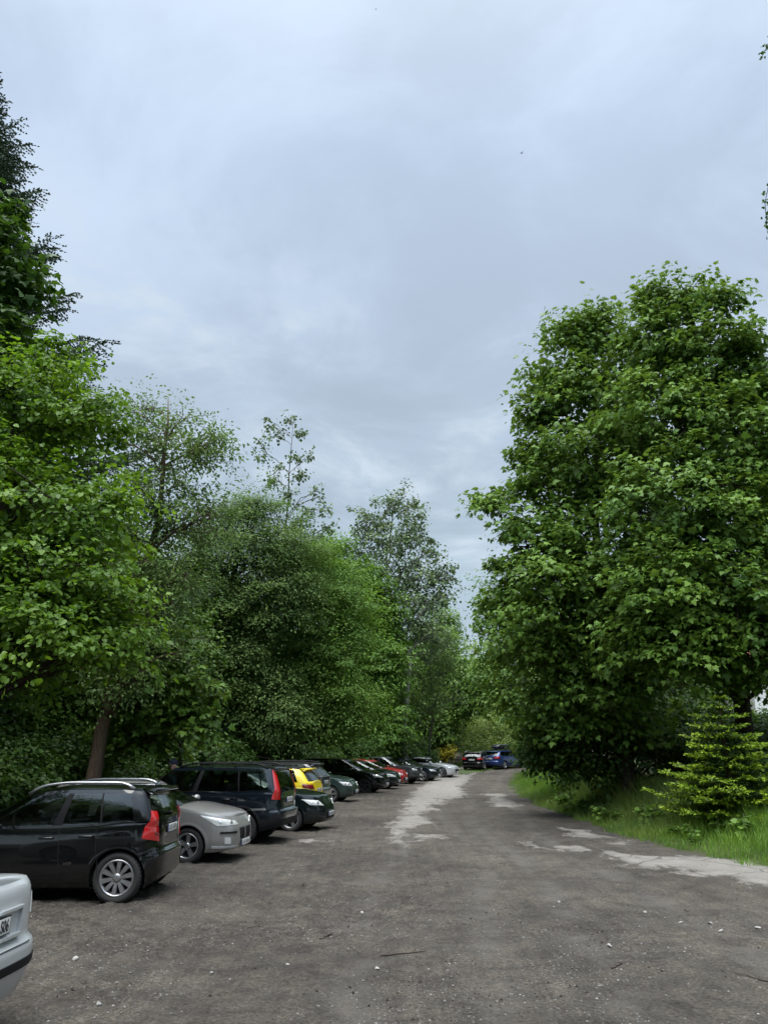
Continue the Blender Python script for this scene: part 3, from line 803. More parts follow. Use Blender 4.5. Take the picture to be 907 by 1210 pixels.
make_tree('hazel_bush', 'dark hazel thicket filling the shade under the spreading maple', gb(8.0, 27.5), P(690, 810, Y),
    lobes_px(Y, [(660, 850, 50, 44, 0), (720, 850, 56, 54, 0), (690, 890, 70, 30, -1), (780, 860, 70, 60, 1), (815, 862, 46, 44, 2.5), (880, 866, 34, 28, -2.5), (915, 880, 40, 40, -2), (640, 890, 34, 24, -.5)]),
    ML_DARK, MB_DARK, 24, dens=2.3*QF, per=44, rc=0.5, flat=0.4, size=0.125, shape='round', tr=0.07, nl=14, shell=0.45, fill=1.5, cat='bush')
conifer('fir_tree', 'small bushy fir with yellow green new tips standing in the verge grass', gb(8.2, 19.3), 3.0, 1.72, ML_FIR, MB_BROWN, 8, nwh=12, nb=13, tw=0.50, droop=0.04, tip=0.10, z0=0.10, tr=0.06, ndl=0.034, tips_bright=True, dens=1.6, up=0.07, shape_p=0.70, rag=0.18)
# birch beside the viewer: only hanging twigs come into view
Y = 10.0
birch = make_tree('silver_birch', 'silver birch beside the lane with only its hanging leafy twigs in view', gb(9.2, 10.6), np.array([8.6, 10.4, 12.5]),
    [(np.array([8.5, 10.4, 11]), (1.0, 1.3, 1.6)), (np.array([8.4, 10.6, 8.2]), (1.3, 1.5, 1.7)), (np.array([8.9, 10.8, 5.5]), (1.2, 1.4, 1.3))],
    ML_ASPEN, MB_PALE, 25, dens=2.0, per=16, rc=0.35, flat=1.0, size=0.055, shape='diamond', tr=0.13, nl=14, shell=0.3, hang=0.8, spread=.6, minr=0.006)
rb_ = np.random.default_rng(4); bo = np.array(birch.location); tw_ = MB(); lp = []
for pts in ([np.array([7.9, 10.4, 11.2]), P(925, 190, 10.2), P(910, 205, 10.2), P(903, 240, 10.2), P(906, 275, 10.2)], [np.array([7.9, 10.4, 11.2]), P(930, 200, 10.3), P(909, 232, 10.3), P(907, 262, 10.3)],
            [np.array([8.0, 10.3, 12.0]), P(930, 20, 10.0), P(910, 45, 10.0), P(898, 71, 10.0)]):
    tw_.tube([p_-bo for p_ in pts], np.linspace(.011, .004, len(pts)), 5)
    L_ = np.array(pts[1:])
    for q in np.linspace(0, len(L_)-1.001, 46):
        i = int(q); c_ = L_[i]+(L_[i+1]-L_[i])*(q-i)
        lp.append(c_-bo+rb_.normal(size=3)*.035)
tw_.build('hanging_twig', MB_DARK, birch)
lp = np.array(lp)
leaf_mesh('hanging_leaves', lp, rb_.normal(size=lp.shape), rb_.normal(size=lp.shape)+np.array([0, 0, -1.0]), .045+.03*rb_.random(len(lp)), rb_.random(len(lp)), 'round', ML_DARK, birch)
# far end shrubs
Y = 78
make_tree('pale_bush', 'pale yellow green bush on the far bank behind the blue estate', gb(9.5, Y), P(580, 850, Y),
    lobes_px(Y, [(560, 864, 24, 16, 0), (585, 862, 30, 18, 0), (612, 870, 22, 16, 0), (575, 882, 46, 12, -2)]),
    ML_SHRUB, MB_GREY, 26, dens=1.5, per=70, rc=0.7, flat=0.8, size=0.15, shape='diamond', tr=0.06, nl=14, shell=0.4, jit=0.9, fill=0.8, cat='bush', upw=0.8)
Y = 68.5
make_tree('broom_bush', 'small broom bush in yellow flower behind the silver coupe', gb(5.4, 68.5), P(527, 878, Y),
    lobes_px(Y, [(522, 889, 10, 6, 0), (531, 886, 7, 6, 0)]), ML_YELLOW, MB_GREY, 27, dens=3.0, per=60, rc=0.4, flat=0.9, size=0.11, shape='round', tr=0.05, nl=8, shell=0.3, jit=0.9, cat='bush')

# --- the wood behind: a few kinds, each tree and bush its own copy
def wild(seed, name, H, W, mat, shape, size, dens=0.9, per=56, cat='tree', mb_=MB_DARK, low=0.25, label='x', group=None, rc=0.85):
    rng = np.random.default_rng(seed)
    lob = []
    for i in range(9):
        f = low+(0.92-low)*((i+0.5)/9)
        ww = W*(0.45+0.75*math.sin(math.pi*min(1, (1-f)*1.15+0.05)))*0.5
        a = rng.random()*6.28
        lob.append((np.array([math.cos(a)*W*0.22, math.sin(a)*W*0.22, f*H]), (ww, ww, H*0.115)))
    return make_tree(name, label, (0, 0, 0), (0.2, 0.1, H*0.96), lob, mat, mb_, seed, dens=dens, per=per, rc=rc, flat=0.45, size=size, shape=shape, tr=0.012*H+0.03, nl=14, shell=0.5, fill=0.45, cat=cat, group=group)
LW = 'dark leafy tree among its like in the dense wood behind the parked cars'
LB = 'dark undergrowth bush among its like at the foot of the wood behind the parked cars'
LRW = 'dark leafy tree among its like in the wood behind the verge maples'
LFE = 'leafy tree among its like closing the view past the far bend'
LFB = 'leafy bush among its like on the bank past the far bend'
GW, GBu, GRW, GFE, GFB = 'trees of the wood behind the parked cars', 'undergrowth behind the parked cars', 'trees behind the verge maples', 'trees past the far bend', 'bushes past the far bend'
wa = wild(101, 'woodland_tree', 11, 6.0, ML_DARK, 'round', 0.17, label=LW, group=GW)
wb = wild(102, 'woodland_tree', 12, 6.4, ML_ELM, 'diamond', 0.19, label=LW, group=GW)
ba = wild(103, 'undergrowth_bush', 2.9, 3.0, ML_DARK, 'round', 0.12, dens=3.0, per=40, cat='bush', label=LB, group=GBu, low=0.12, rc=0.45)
bb = wild(104, 'undergrowth_bush', 2.5, 2.8, ML_DARK, 'round', 0.11, dens=3.0, per=40, cat='bush', label=LB, group=GBu, low=0.12, rc=0.42)  # leaf colour darkened to stand in for the shade under the wood
proto_used = set()
prng = np.random.default_rng(77)
def put(o, x, y, s, label=None, group=None, sz=None):
    c = o if o.name not in proto_used else copy_tree(o)
    proto_used.add(o.name)
    c.location = (x, y, gzf(x, y)-0.05); c.rotation_euler = (0, 0, prng.random()*6.28)
    c.scale = (s, s, s*(sz or 1))
    if label: c['label'] = label
    if group: c['group'] = group
    return c
# left wood, three ragged rows
for (x, y, s, kd) in [(-13.5, 12, 1.0, 0), (-17, 15, 1.15, 1), (-11.6, 18.5, .72, 0), (-15, 21, 1.05, 1), (-18, 25, 1.2, 0), (-11.2, 25.5, .78, 1), (-13.5, 29, .95, 0), (-10.6, 31.5, .8, 0), (-15, 34, 1.1, 1),
                      (-10.2, 37, .9, 1), (-12, 41, 1.05, 0), (-8.6, 43.5, .92, 0), (-10, 48, 1.1, 1), (-6.6, 49.5, .85, 1), (-6.5, 54, .95, 0), (-3.6, 56.5, .8, 0), (-4, 62, .9, 1), (-1, 63, .72, 0)]:
    put((wa, wb)[kd], x, y, s*(0.95+0.1*prng.random()), LW, GW)
for i, (x, y) in enumerate([(-9.3, 10.5), (-10.2, 12.6), (-9.4, 14.6), (-9.0, 16.6), (-9.8, 18.4), (-8.6, 19.2), (-9.0, 21.2), (-8.4, 23.2), (-9.2, 24.8), (-8.2, 26.4), (-8.0, 28.6), (-8.6, 30.4), (-7.6, 32.6), (-7.2, 35.0), (-7.0, 37.4), (-6.2, 39.8),
                            (-5.6, 42.2), (-4.6, 44.8), (-4.0, 47.2), (-3.0, 49.4), (-2.0, 52.0), (-1.0, 54.4), (0.2, 56.8), (1.4, 59.4), (2.6, 62.4), (2.0, 66.0), (-11.2, 10), (-11.5, 15.5), (-11, 20.5), (-10.8, 27.5)]):
    put((ba, bb)[i % 2], x-0.2+0.4*prng.random(), y, 0.72+0.4*prng.random(), LB, GBu)
# the wood goes on round the car park, behind the viewer
LV = 'leafy tree among its like in the wood round the near end of the car park'
for (x, y, s, kd) in [(-13.5, 4, 1.0, 0), (-13, -3, 1.05, 1), (-8.5, -9, 1.1, 0), (-2.5, -12, 1.15, 1), (4.5, -11.5, 1.05, 0), (11, -8, 1.1, 1), (14, -1, 1.0, 0), (15.5, 6.5, .9, 1)]:
    put((wa, wb)[kd], x, y, s, LV, 'trees round the near end of the car park')
# right wood behind the maples
for (x, y, s, kd) in [(12, 33, .8, 1), (12.2, 42, .86, 1), (16, 47, 1.0, 0), (12.6, 52, .82, 0), (17, 58, 1.0, 1)]:
    put((wa, wb)[kd], x, y, s, LRW, GRW)
for (x, y, s) in [(16.4, 35.4, 1.25), (18.6, 36.5, 1.35), (14.2, 33.5, 1.2), (13.6, 27.2, .95), (12.2, 29.6, 1.1)]:
    put(bb, x, y, s, 'leafy bush among its like in the shade behind the verge maples', 'bushes behind the verge maples')
for (x, y, s) in [(9.9, 21.9, .72), (11.4, 22.6, .85), (11.0, 25.2, .95)]:
    put(ba, x, y, s, 'leafy bush among its like in the shade behind the verge maples' if y > 25 else 'dark leafy bush at the foot of the tallest maple behind the fir', 'bushes behind the verge maples')
# beyond the bend
for (x, y, s, kd) in [(2.5, 80, .82, 1), (7, 84, .72, 0), (12, 90, .95, 1), (17, 96, 1.0, 0), (-2, 76, .9, 0), (23, 100, 1.1, 1), (-6, 84, 1.1, 1), (4, 94, .95, 0), (10, 100, .95, 0), (28, 90, 1.05, 0), (20, 78, .9, 1), (15.5, 70, .8, 0)]:
    put((wa, wb)[kd], x, y, s, LFE, GFE)
for i, (x, y) in enumerate([(4.6, 73.5), (13, 79), (16, 80.5), (10.6, 82), (3, 71), (1.2, 69), (13.2, 62), (12.4, 58), (11.2, 53.6), (14.2, 66)]):
    put((ba, bb)[i % 2], x, y, 0.8+0.4*prng.random(), LFB, GFB)

# ---------------------------------------------------------------- grass: far more blades than anyone could count
def mat_grass(name, ca, cb, tcol):
    return mat_leaf(name, ca, cb, tcol, 0.40, 0.5, 0.25)
MG = mat_grass('grass_blades', (0.088, 0.185, 0.028), (0.245, 0.400, 0.070), (1.0, 1.05, 0.45))
def blades(n, rng, region, hfun, wd):
    x, y = region(n)
    z = gz(x, y)
    h = hfun(x, y)*(0.55+0.7*rng.random(len(x)))
    a = rng.random(len(x))*6.283; b = rng.random(len(x))*6.283
    lean = (0.15+0.5*rng.random(len(x)))*h
    base = np.stack([x, y, z-0.02], 1)
    s = np.stack([np.cos(a), np.sin(a), 0*a], 1)*(wd*(0.7+0.6*rng.random(len(x))))[:, None]
    d = np.stack([np.cos(b)*lean, np.sin(b)*lean, 0*a], 1)
    up = np.array([0, 0, 1.0])
    p0 = base-s; p1 = base+s
    p2 = base+d*0.35+up*(h*0.6)[:, None]+s*0.75; p3 = base+d*0.35+up*(h*0.6)[:, None]-s*0.75
    p4 = base+d+up*h[:, None]*0.97
    return p0, p1, p2, p3, p4
def grass(name, label, n, region, hfun, wd, seed, mat):
    rng = np.random.default_rng(seed)
    p = blades(n, rng, region(rng), hfun, wd)
    m = len(p[0])
    V = np.stack(p, 1).reshape(-1, 3)
    i0 = np.arange(m)[:, None]*5
    # one face per blade segment: quads, the tip as a degenerate-free quad is avoided by a narrow end
    V5 = np.stack([p[0], p[1], p[2], p[4]+(p[2]-p[3])*0.12, p[4]-(p[2]-p[3])*0.12, p[3]], 1).reshape(-1, 3)
    i6 = np.arange(m)[:, None]*6
    F = np.vstack([i6+np.array([[0, 1, 2, 5]]), i6+np.array([[5, 2, 3, 4]])])
    clump = fbm(p[0][:, 0]*1.3, p[0][:, 1]*1.3, 3, 8)
    var = np.clip(np.repeat(0.9*(clump-0.2)+0.5*rng.random(m)-0.1, 6), 0, 1)
    o = np_mesh(name, V5, F, mat, {'var': var})
    tag(o, label, kind='stuff')
    return o
def verge_region(y0, y1, w, bias):
    def f(rng):
        def g(n):
            # denser near the viewer
            y = y0*(y1/y0)**rng.random(n)
            q = rng.random(n)**bias
            x = edge_r(y)+(fbm(edge_r(y)*0+y*1.7, y*0+3, 3, 60)-0.5)*0.9+0.05+q*w
            ok = np.ones(n, bool)
            return x[ok], y[ok]
        return g
    return f
grass('verge_grass', 'lush green verge grass along the right edge of the lane', 90000, verge_region(9.0, 62.0, 5.5, 1.0),
      lambda x, y: 0.07+0.50*sstep(0.2, 2.2, x-edge_r(y))*(0.45+0.9*fbm(x*.8, y*.8, 3, 90))*sstep(10, 18, y)+0.04, 0.0062, 31, MG)
MG2 = mat_grass('tall_grass', (0.105, 0.175, 0.036), (0.29, 0.36, 0.10), (1.0, 1.0, 0.5))
grass('tall_grass', 'tall thin seeding grass in front of the shaded hazel thicket', 12000, verge_region(19.5, 33.0, 3.0, 0.8), lambda x, y: 0.22+0.75*sstep(0.5, 2.0, x-edge_r(y)), 0.0045, 33, MG2)
def left_region(rng):
    def g(n):
        y = 42+34*rng.random(n); x = edge_l(y)+0.8-rng.random(n)*3+0.9*(fbm(y*1.5, y*0, 3, 4)-.5)
        x2 = np.where(rng.random(n) < .5, x, edge_l(y)+2.2+rng.random(n)*2.6)
        keep = (x2 < edge_l(y)+1) | (y > 60)
        return x2[keep], y[keep]
    return g
grass('bank_grass', 'grass strip under the far parked cars and on the bank behind them', 16000, left_region, lambda x, y: 0.14+0*x, 0.012, 35, MG)

# broad leaved weeds at the verge foot, each a small plant
wrng = np.random.default_rng(5)
def weed(seed):
    rng = np.random.default_rng(seed)
    n = 26
    o = norm_(rng.normal(size=(n, 3))*np.array([1, 1, .25])+np.array([0, 0, .35]))
    pos = np.zeros((n, 3)); pos[:, 2] = 0.05+0.30*rng.random(n)
    pos += o*0.06
    sz = 0.10+0.10*rng.random(n)
    root = empty('dock_weed', (0, 0, 0))
    leaf_mesh('leaves', pos, np.array([0, 0, 1.0])+0.3*rng.normal(size=(n, 3)), o, sz, rng.random(n), 'round', ML_ELM, root)
    mb = MB(); mb.tube([(0, 0, -.03), (0.01, 0, .2), (0.02, .01, .4)], [.006, .005, .003], 5); mb.build('stem', MB_GREY, root)
    tag(root, 'broad leaved weed among its like in the grass at the lane edge', 'weed', 'broad leaved weeds along the verge')
    return root
wp = weed(3)
for i in range(60):
    y = 14.0+19*wrng.random()
    x = float(edge_r(np.array([y]))[0])+0.35+1.1*wrng.random()
    o = wp if i == 0 else copy_tree(wp)
    o.location = (x, y, gzf(x, y)); o.rotation_euler = (0, 0, wrng.random()*6.28); s = .6+.8*wrng.random(); o.scale = (s, s, s)
# ================================================================ cars
def pchip(pts):
    xs = np.array([p[0] for p in pts], float); ys = np.array([p[1] for p in pts], float)
    o = np.argsort(xs); xs = xs[o]; ys = ys[o]
    h = np.diff(xs); dl = np.diff(ys)/h
    m = np.zeros(len(xs)); m[0] = dl[0]; m[-1] = dl[-1]
    for i in range(1, len(xs)-1):
        if dl[i-1]*dl[i] > 0:
            w1 = 2*h[i]+h[i-1]; w2 = h[i]+2*h[i-1]
            m[i] = (w1+w2)/(w1/dl[i-1]+w2/dl[i])
    def f(x):
        x = np.clip(np.asarray(x, float), xs[0], xs[-1])
        i = np.clip(np.searchsorted(xs, x)-1, 0, len(xs)-2)
        t = (x-xs[i])/h[i]
        return ((1+2*t)*(1-t)**2*ys[i]+t*(1-t)**2*h[i]*m[i]+t*t*(3-2*t)*ys[i+1]+t*t*(t-1)*h[i]*m[i+1])
    return f

class Shape:
    """the form of one car: body up to the shoulder line, and the glasshouse above it"""
    def __init__(s, d):
        s.d = d
        s.xF = d['wb']/2+d['fo']; s.xR = -(d['wb']/2+d['ro']); s.W = d['W']; s.hw = d['W']/2
        s.zs = pchip(d['shoulder']); s.zb = pchip(d['bottom'])
        s.dF = pchip(d['front']); s.dR = pchip(d['rear']); s.dS = pchip(d['side'])
        s.zr = pchip(d['roof'])
        s.nf = d.get('nf', 3.6); s.nr = d.get('nr', 5.0)
        # ring parameter values with even spacing along the plan outline
        t = np.linspace(0, math.pi, 4001)
        x, y = s.plan(t, s.xF, s.xR, s.hw, s.nf, s.nr)
        L = np.concatenate([[0], np.cumsum(np.hypot(np.diff(x), np.diff(y)))])
        s.L = L; s.T = t; s.Ltot = L[-1]
        s.K = d.get('K', 110)
        s.ring = np.interp(np.linspace(0, L[-1], s.K), L, t)
        s.xa_b, s.xr_b = d['gh_base']; s.xa_t, s.xr_t = d['gh_top']
        s.wgb = s.hw-d.get('gin', 0.045); s.wgt = s.hw-d['gtop']
        s.nfg = d.get('nfg', 3.2); s.nrg = d.get('nrg', 4.0)
    @staticmethod
    def plan(t, xF, xR, hw, nf, nr):
        c = np.cos(t); sn = np.sin(t)
        xc = (xF+xR)/2; a = (xF-xR)/2
        n = np.where(c > 0, nf, nr)
        # long straight sides, rounded ends
        x = xc+a*np.sign(c)*np.abs(c)**(2/(n*2.2))
        y = hw*np.abs(sn)**(2/n)
        return x, y
    def body(s, t, z=None, f=None):
        t = np.asarray(t, float)
        ff = np.full(t.shape, 0.6) if f is None else np.broadcast_to(np.asarray(f, float), t.shape)
        for _ in range(1 if f is not None else 4):
            c = np.cos(t)
            zFr = s.zb(s.xF)+ff*(s.zs(s.xF)-s.zb(s.xF)); zRr = s.zb(s.xR)+ff*(s.zs(s.xR)-s.zb(s.xR))
            dF = s.dF(zFr); dR = s.dR(zRr)
            zmid = 0.2+ff*0.8
            dS = s.dS(ff)
            xc = (s.xF+s.xR)/2
            a = np.where(c > 0, s.xF-dF-xc, xc-s.xR-dR)
            n = np.where(c > 0, s.nf, s.nr)
            x = xc+a*np.sign(c)*np.abs(c)**(2/s.exp(n))
            y = (s.hw-dS)*np.abs(np.sin(t))**(2/n)
            zb = s.zb(x); zs = s.zs(x)
            if f is None: ff = np.clip((z-zb)/(zs-zb), 0, 1)
        return x, y, (zb+ff*(zs-zb) if f is not None else np.broadcast_to(np.asarray(z, float), x.shape))
    @staticmethod
    def exp(n): return n*2.2
    def gh(s, t, v):
        t = np.asarray(t, float); v = np.broadcast_to(np.asarray(v, float), t.shape)
        c = np.cos(t); sn = np.abs(np.sin(t))
        n = np.where(c > 0, s.nfg, s.nrg)
        xm = s.d.get('gh_mid', (s.xa_t+s.xr_t)/2)
        def pl(xa, xr, w):
            a = np.where(c > 0, xa-xm, xm-xr)
            return xm+a*np.sign(c)*np.abs(c)**(2/s.exp(n)), w*sn**(2/n)
        xb, yb = pl(s.xa_b, s.xr_b, s.wgb); xt, yt = pl(s.xa_t, s.xr_t, s.wgt)
        zb = s.zs(np.clip(xb, s.xR+.02, s.xF-.02))+0.004; zt = s.zr(xt)-s.d.get('cant', 0.05)
        bl = s.d.get('bulge', 0.025)*4*v*(1-v)
        x = xb+(xt-xb)*v; y = yb+(yt-yb)*v; z = zb+(zt-zb)*v
        x = x+bl*np.where(np.abs(c) > 0.8, np.sign(c), 0)*(np.abs(c)-0.8)*5*1.0
        y = y+bl*sn
        return x, y, z
    # --- surface points for fittings: mode F/R = distance round the corner from the front/rear centre, S = x along the side
    def tables(s):
        s.tg = np.linspace(0.001, math.pi-0.001, 700); fg = np.linspace(0, 1, 70)
        B = [s.body(s.tg, f=np.full(700, f)) for f in fg]
        s.BX = np.array([b[0] for b in B]); s.BY = np.array([b[1] for b in B]); s.BZ = np.array([b[2] for b in B])
        vg = np.linspace(0, 1, 40)
        Gq = [s.gh(s.tg, np.full(700, v)) for v in vg]
        s.GX = np.array([b[0] for b in Gq]); s.GY = np.array([b[1] for b in Gq]); s.GZ = np.array([b[2] for b in Gq])
        s.xmid = s.BX[42][::-1].copy(); s.gmid = s.GX[20][::-1].copy(); s.trev = s.tg[::-1].copy()
    def _col(s, A_, t):
        q = np.clip((t-s.tg[0])/(s.tg[1]-s.tg[0]), 0, 698.999); i = int(q); w_ = q-i
        return A_[:, i]*(1-w_)+A_[:, i+1]*w_
    def _b(s, t, z):
        zc = s._col(s.BZ, t)
        return np.array([np.interp(z, zc, s._col(s.BX, t)), np.interp(z, zc, s._col(s.BY, t)), min(max(z, zc[0]), zc[-1])]), zc[-1]
    def pt(s, mode, a, z):
        if not hasattr(s, 'tg'): s.tables()
        if mode == 'F': t = float(np.interp(a, s.L, s.T))
        elif mode == 'R': t = float(np.interp(s.Ltot-a, s.L, s.T))
        else: t = float(np.interp(a, s.xmid, s.trev))
        p, zs = s._b(t, z)
        if mode == 'F' and z > zs-.008: return s._b(t, zs-.008)[0]
        bw = 0.07
        if z <= zs-bw: return p
        if mode == 'S' and z <= zs: return p
        z0_ = zs-bw; p, _ = s._b(t, min(z, z0_))
        t2 = float(np.interp(a, s.gmid, s.trev)) if mode == 'S' else t
        zc = s._col(s.GZ, t2); zz = max(z, zc[0])
        g = np.array([np.interp(zz, zc, s._col(s.GX, t2)), np.interp(zz, zc, s._col(s.GY, t2)), z])
        k = min(1, (z-z0_)/(2*bw))
        return np.array([p[0]+(g[0]-p[0])*k, p[1]+(g[1]-p[1])*k, z])
    def nrm(s, mode, a, z):
        e = 0.012
        p = s.pt(mode, a, z); pa = s.pt(mode, a+e, z); pz = s.pt(mode, a, z+e)
        n = np.cross(pa-p, pz-p); n /= np.linalg.norm(n)+1e-9
        if n @ np.array([p[0]*0.3, p[1], 0.1]) < 0 and mode == 'S': n = -n
        if mode in 'FR':
            out = np.array([1.0 if mode == 'F' else -1.0, 0.6*np.sign(p[1]) if p[1] > .3 else 0, 0])
            if n @ out < 0: n = -n
        return n

def patch(mb, sh, mode, quad, off=0.012, n=(8, 5), side=1, mat=0, edge=0.003, dome=0.0):
    """a fitting that lies on the car's skin: quad = 4 (a, z) corners; off = how far it stands proud"""
    q = [np.array(c, float) for c in quad]
    nu, nv = n
    top = []; 
    for j in range(nv+1):
        for i in range(nu+1):
            u = i/nu; v = j/nv
            c = (q[0]*(1-u)+q[1]*u)*(1-v)+(q[3]*(1-u)+q[2]*u)*v
            p = sh.pt(mode, c[0], c[1]); nn = sh.nrm(mode, c[0], c[1])
            h = off+dome*16*u*(1-u)*v*(1-v)
            top.append((p+nn*h, p-nn*0.01))
    vs = [t[0] for t in top]; bs = []
    w_ = nu+1
    fs = [(j*w_+i, j*w_+i+1, (j+1)*w_+i+1, (j+1)*w_+i) for j in range(nv) for i in range(nu)]
    rim = [i for i in range(w_)]+[j*w_+nu for j in range(1, nv+1)]+[nv*w_+i for i in range(nu-1, -1, -1)]+[j*w_ for j in range(nv-1, 0, -1)]
    k0 = len(vs)
    vs = vs+[top[i][0] for i in rim]+[top[i][1] for i in rim]
    m = len(rim)
    fs2 = [(k0+i, k0+(i+1) % m, k0+m+(i+1) % m, k0+m+i) for i in range(m)]
    V = [(p[0], p[1]*side, p[2]) for p in vs]
    mb.add(V, fs, mat, True); b = len(mb.v)-len(V)
    for f in fs2:
        mb.f.append([b+i for i in f]); mb.m.append(mat); mb.sm.append(False)

def ribbon(mb, sh, mode, pts, wdt=0.006, off=0.0015, side=1, mat=0):
    """a thin line on the skin through (a, z) points: shut lines, trims"""
    P_ = []
    for i in range(len(pts)-1):
        a = np.array(pts[i], float); b = np.array(pts[i+1], float)
        k_ = max(2, int(np.linalg.norm(b-a)/0.06))
        for j in range(k_): P_.append(a+(b-a)*j/k_)
    P_.append(np.array(pts[-1], float))
    L = [sh.pt(mode, *p) for p in P_]; N = [sh.nrm(mode, *p) for p in P_]
    vs = []; fs = []
    for i in range(len(L)):
        d = L[min(i+1, len(L)-1)]-L[max(i-1, 0)]; d /= np.linalg.norm(d)+1e-9
        s_ = np.cross(N[i], d); s_ /= np.linalg.norm(s_)+1e-9
        vs += [L[i]+N[i]*off+s_*wdt/2, L[i]+N[i]*off-s_*wdt/2]
    for i in range(len(L)-1): fs.append((2*i, 2*i+1, 2*i+3, 2*i+2))
    mb.add([(p[0], p[1]*side, p[2]) for p in vs], fs, mat, True)

M_TYRE = mat_plain('tyre_rubber', (0.022, 0.021, 0.020), 0.85, noise=0.35, nscale=30)
M_RIM = mat_plain('rim_alloy', (0.42, 0.42, 0.43), 0.32, 0.85, noise=0.15)
M_RIMD = mat_plain('rim_dark', (0.05, 0.05, 0.052), 0.4, 0.6)
M_PLAS = mat_plain('black_plastic', (0.012, 0.012, 0.013), 0.55, 0.0, 0.15, noise=0.3, nscale=12)
M_DARK = mat_plain('dark_cavity', (0.006, 0.006, 0.006), 0.9)
M_SEAM = mat_plain('shut_line', (0.004, 0.004, 0.004), 0.8)
M_CHROME = mat_plain('chrome', (0.62, 0.63, 0.64), 0.12, 1.0)
M_ALU = mat_plain('satin_aluminium', (0.55, 0.56, 0.57), 0.32, 0.9)
M_RED = mat_plain('tail_lens', (0.42, 0.010, 0.012), 0.12, 0, 0.6, coat=1.0)
M_REDD = mat_plain('tail_lens_dark', (0.16, 0.006, 0.008), 0.15, 0, 0.6, coat=1.0)
M_PINK = mat_plain('tail_lens_pale', (0.62, 0.30, 0.28), 0.15, 0, 0.6, coat=1.0)
M_LAMP = mat_plain('lamp_reflector', (0.66, 0.67, 0.65), 0.16, 0.15, 0.7, coat=1.0)
M_LAMPC = mat_plain('lamp_bulb', (0.85, 0.85, 0.84), 0.08, 0.9, 0.7)
M_PLATE = mat_plain('plate_white', (0.70, 0.70, 0.68), 0.4, noise=0.06)
M_INK = mat_plain('plate_ink', (0.015, 0.015, 0.018), 0.5)
M_BLUE = mat_plain('plate_blue', (0.02, 0.06, 0.30), 0.4)
M_SEAT = mat_plain('seat_cloth', (0.030, 0.030, 0.033), 0.9, noise=0.3)
MG_CLEAR = mat_glass('glass_clear', (0.62, 0.70, 0.66))
MG_TINT = mat_glass('glass_tinted', (0.42, 0.47, 0.44))
MG_WIND = mat_glass('glass_windscreen', (0.55, 0.62, 0.58))

def wheel(parent, x, y, rad_, wid, spokes, side, rim_mat, turn=0.0, style='spoke'):
    mb = MB()
    r = rad_; h = wid/2; ri = r*0.70
    prof = [(ri, -h*.7), (ri+.012, -h*.86), (r*0.86, -h), (r*0.95, -h*.92), (r*0.992, -h*.72), (r, -h*.45), (r, h*.45), (r*0.992, h*.72), (r*0.95, h*.92), (r*0.86, h), (ri+.012, h*.86), (ri, h*.7)]
    T = Matrix.Translation((0, 0, 0)) @ Matrix.Rotation(-math.pi/2*side, 4, 'X')
    mb.lathe(prof, 40, 0, T)
    for k_ in range(40):   # tread grooves as raised blocks
        t = 2*math.pi*(k_+.5)/40
        Mx = T @ Matrix.Rotation(t, 4, 'Z')
        c_ = Mx @ Vector((r*1.0, 0, 0))
        mb.box(c_, (0.012, r*0.10, wid*0.74), (Mx.to_3x3()), 0)
    o = mb.build('wheel', [M_TYRE], parent, (x, y, rad_))
    o.rotation_euler = (0, 0, turn)
    rm = MB()
    rm.lathe([(ri+.004, h*.66), (ri+.012, h*.86), (ri-.006, h*.90), (ri-.022, h*.72), (ri-.03, h*.2), (ri-.03, -h*.6), (0.001, -h*.62)], 40, 0, T)
    rm.lathe([(0.055, h*.50), (0.060, h*.66), (0.035, h*.74), (0.001, h*.75)], 20, 0, T)
    rm.lathe([(ri-.028, h*.12), (0.001, h*.10)], 28, 1, T)
    for k_ in range(spokes):
        t = 2*math.pi*k_/spokes+0.2
        Mx = T @ Matrix.Rotation(t, 4, 'Z')
        w0, w1 = (ri*0.10, ri*0.17) if spokes >= 9 else (ri*0.16, ri*0.22)
        z0, z1 = h*.62, h*.80
        vs = []
        for (rr, ww, zt) in ((0.045, w0, z0), (ri*0.55, (w0+w1)*.5, (z0+z1)*.5+.004), (ri-.012, w1, z1)):
            for (yy, zz_) in ((-ww, zt-.035), (-ww*.8, zt), (ww*.8, zt), (ww, zt-.035)):
                vs.append(Mx @ Vector((rr, yy, zz_)))
        fs = []
        for i in range(2):
            for j in range(3): fs.append((i*4+j, i*4+j+1, (i+1)*4+j+1, (i+1)*4+j))
        rm.add(vs, fs, 0, False)
    rm.build('rim', [rim_mat, M_DARK], o)
    return o

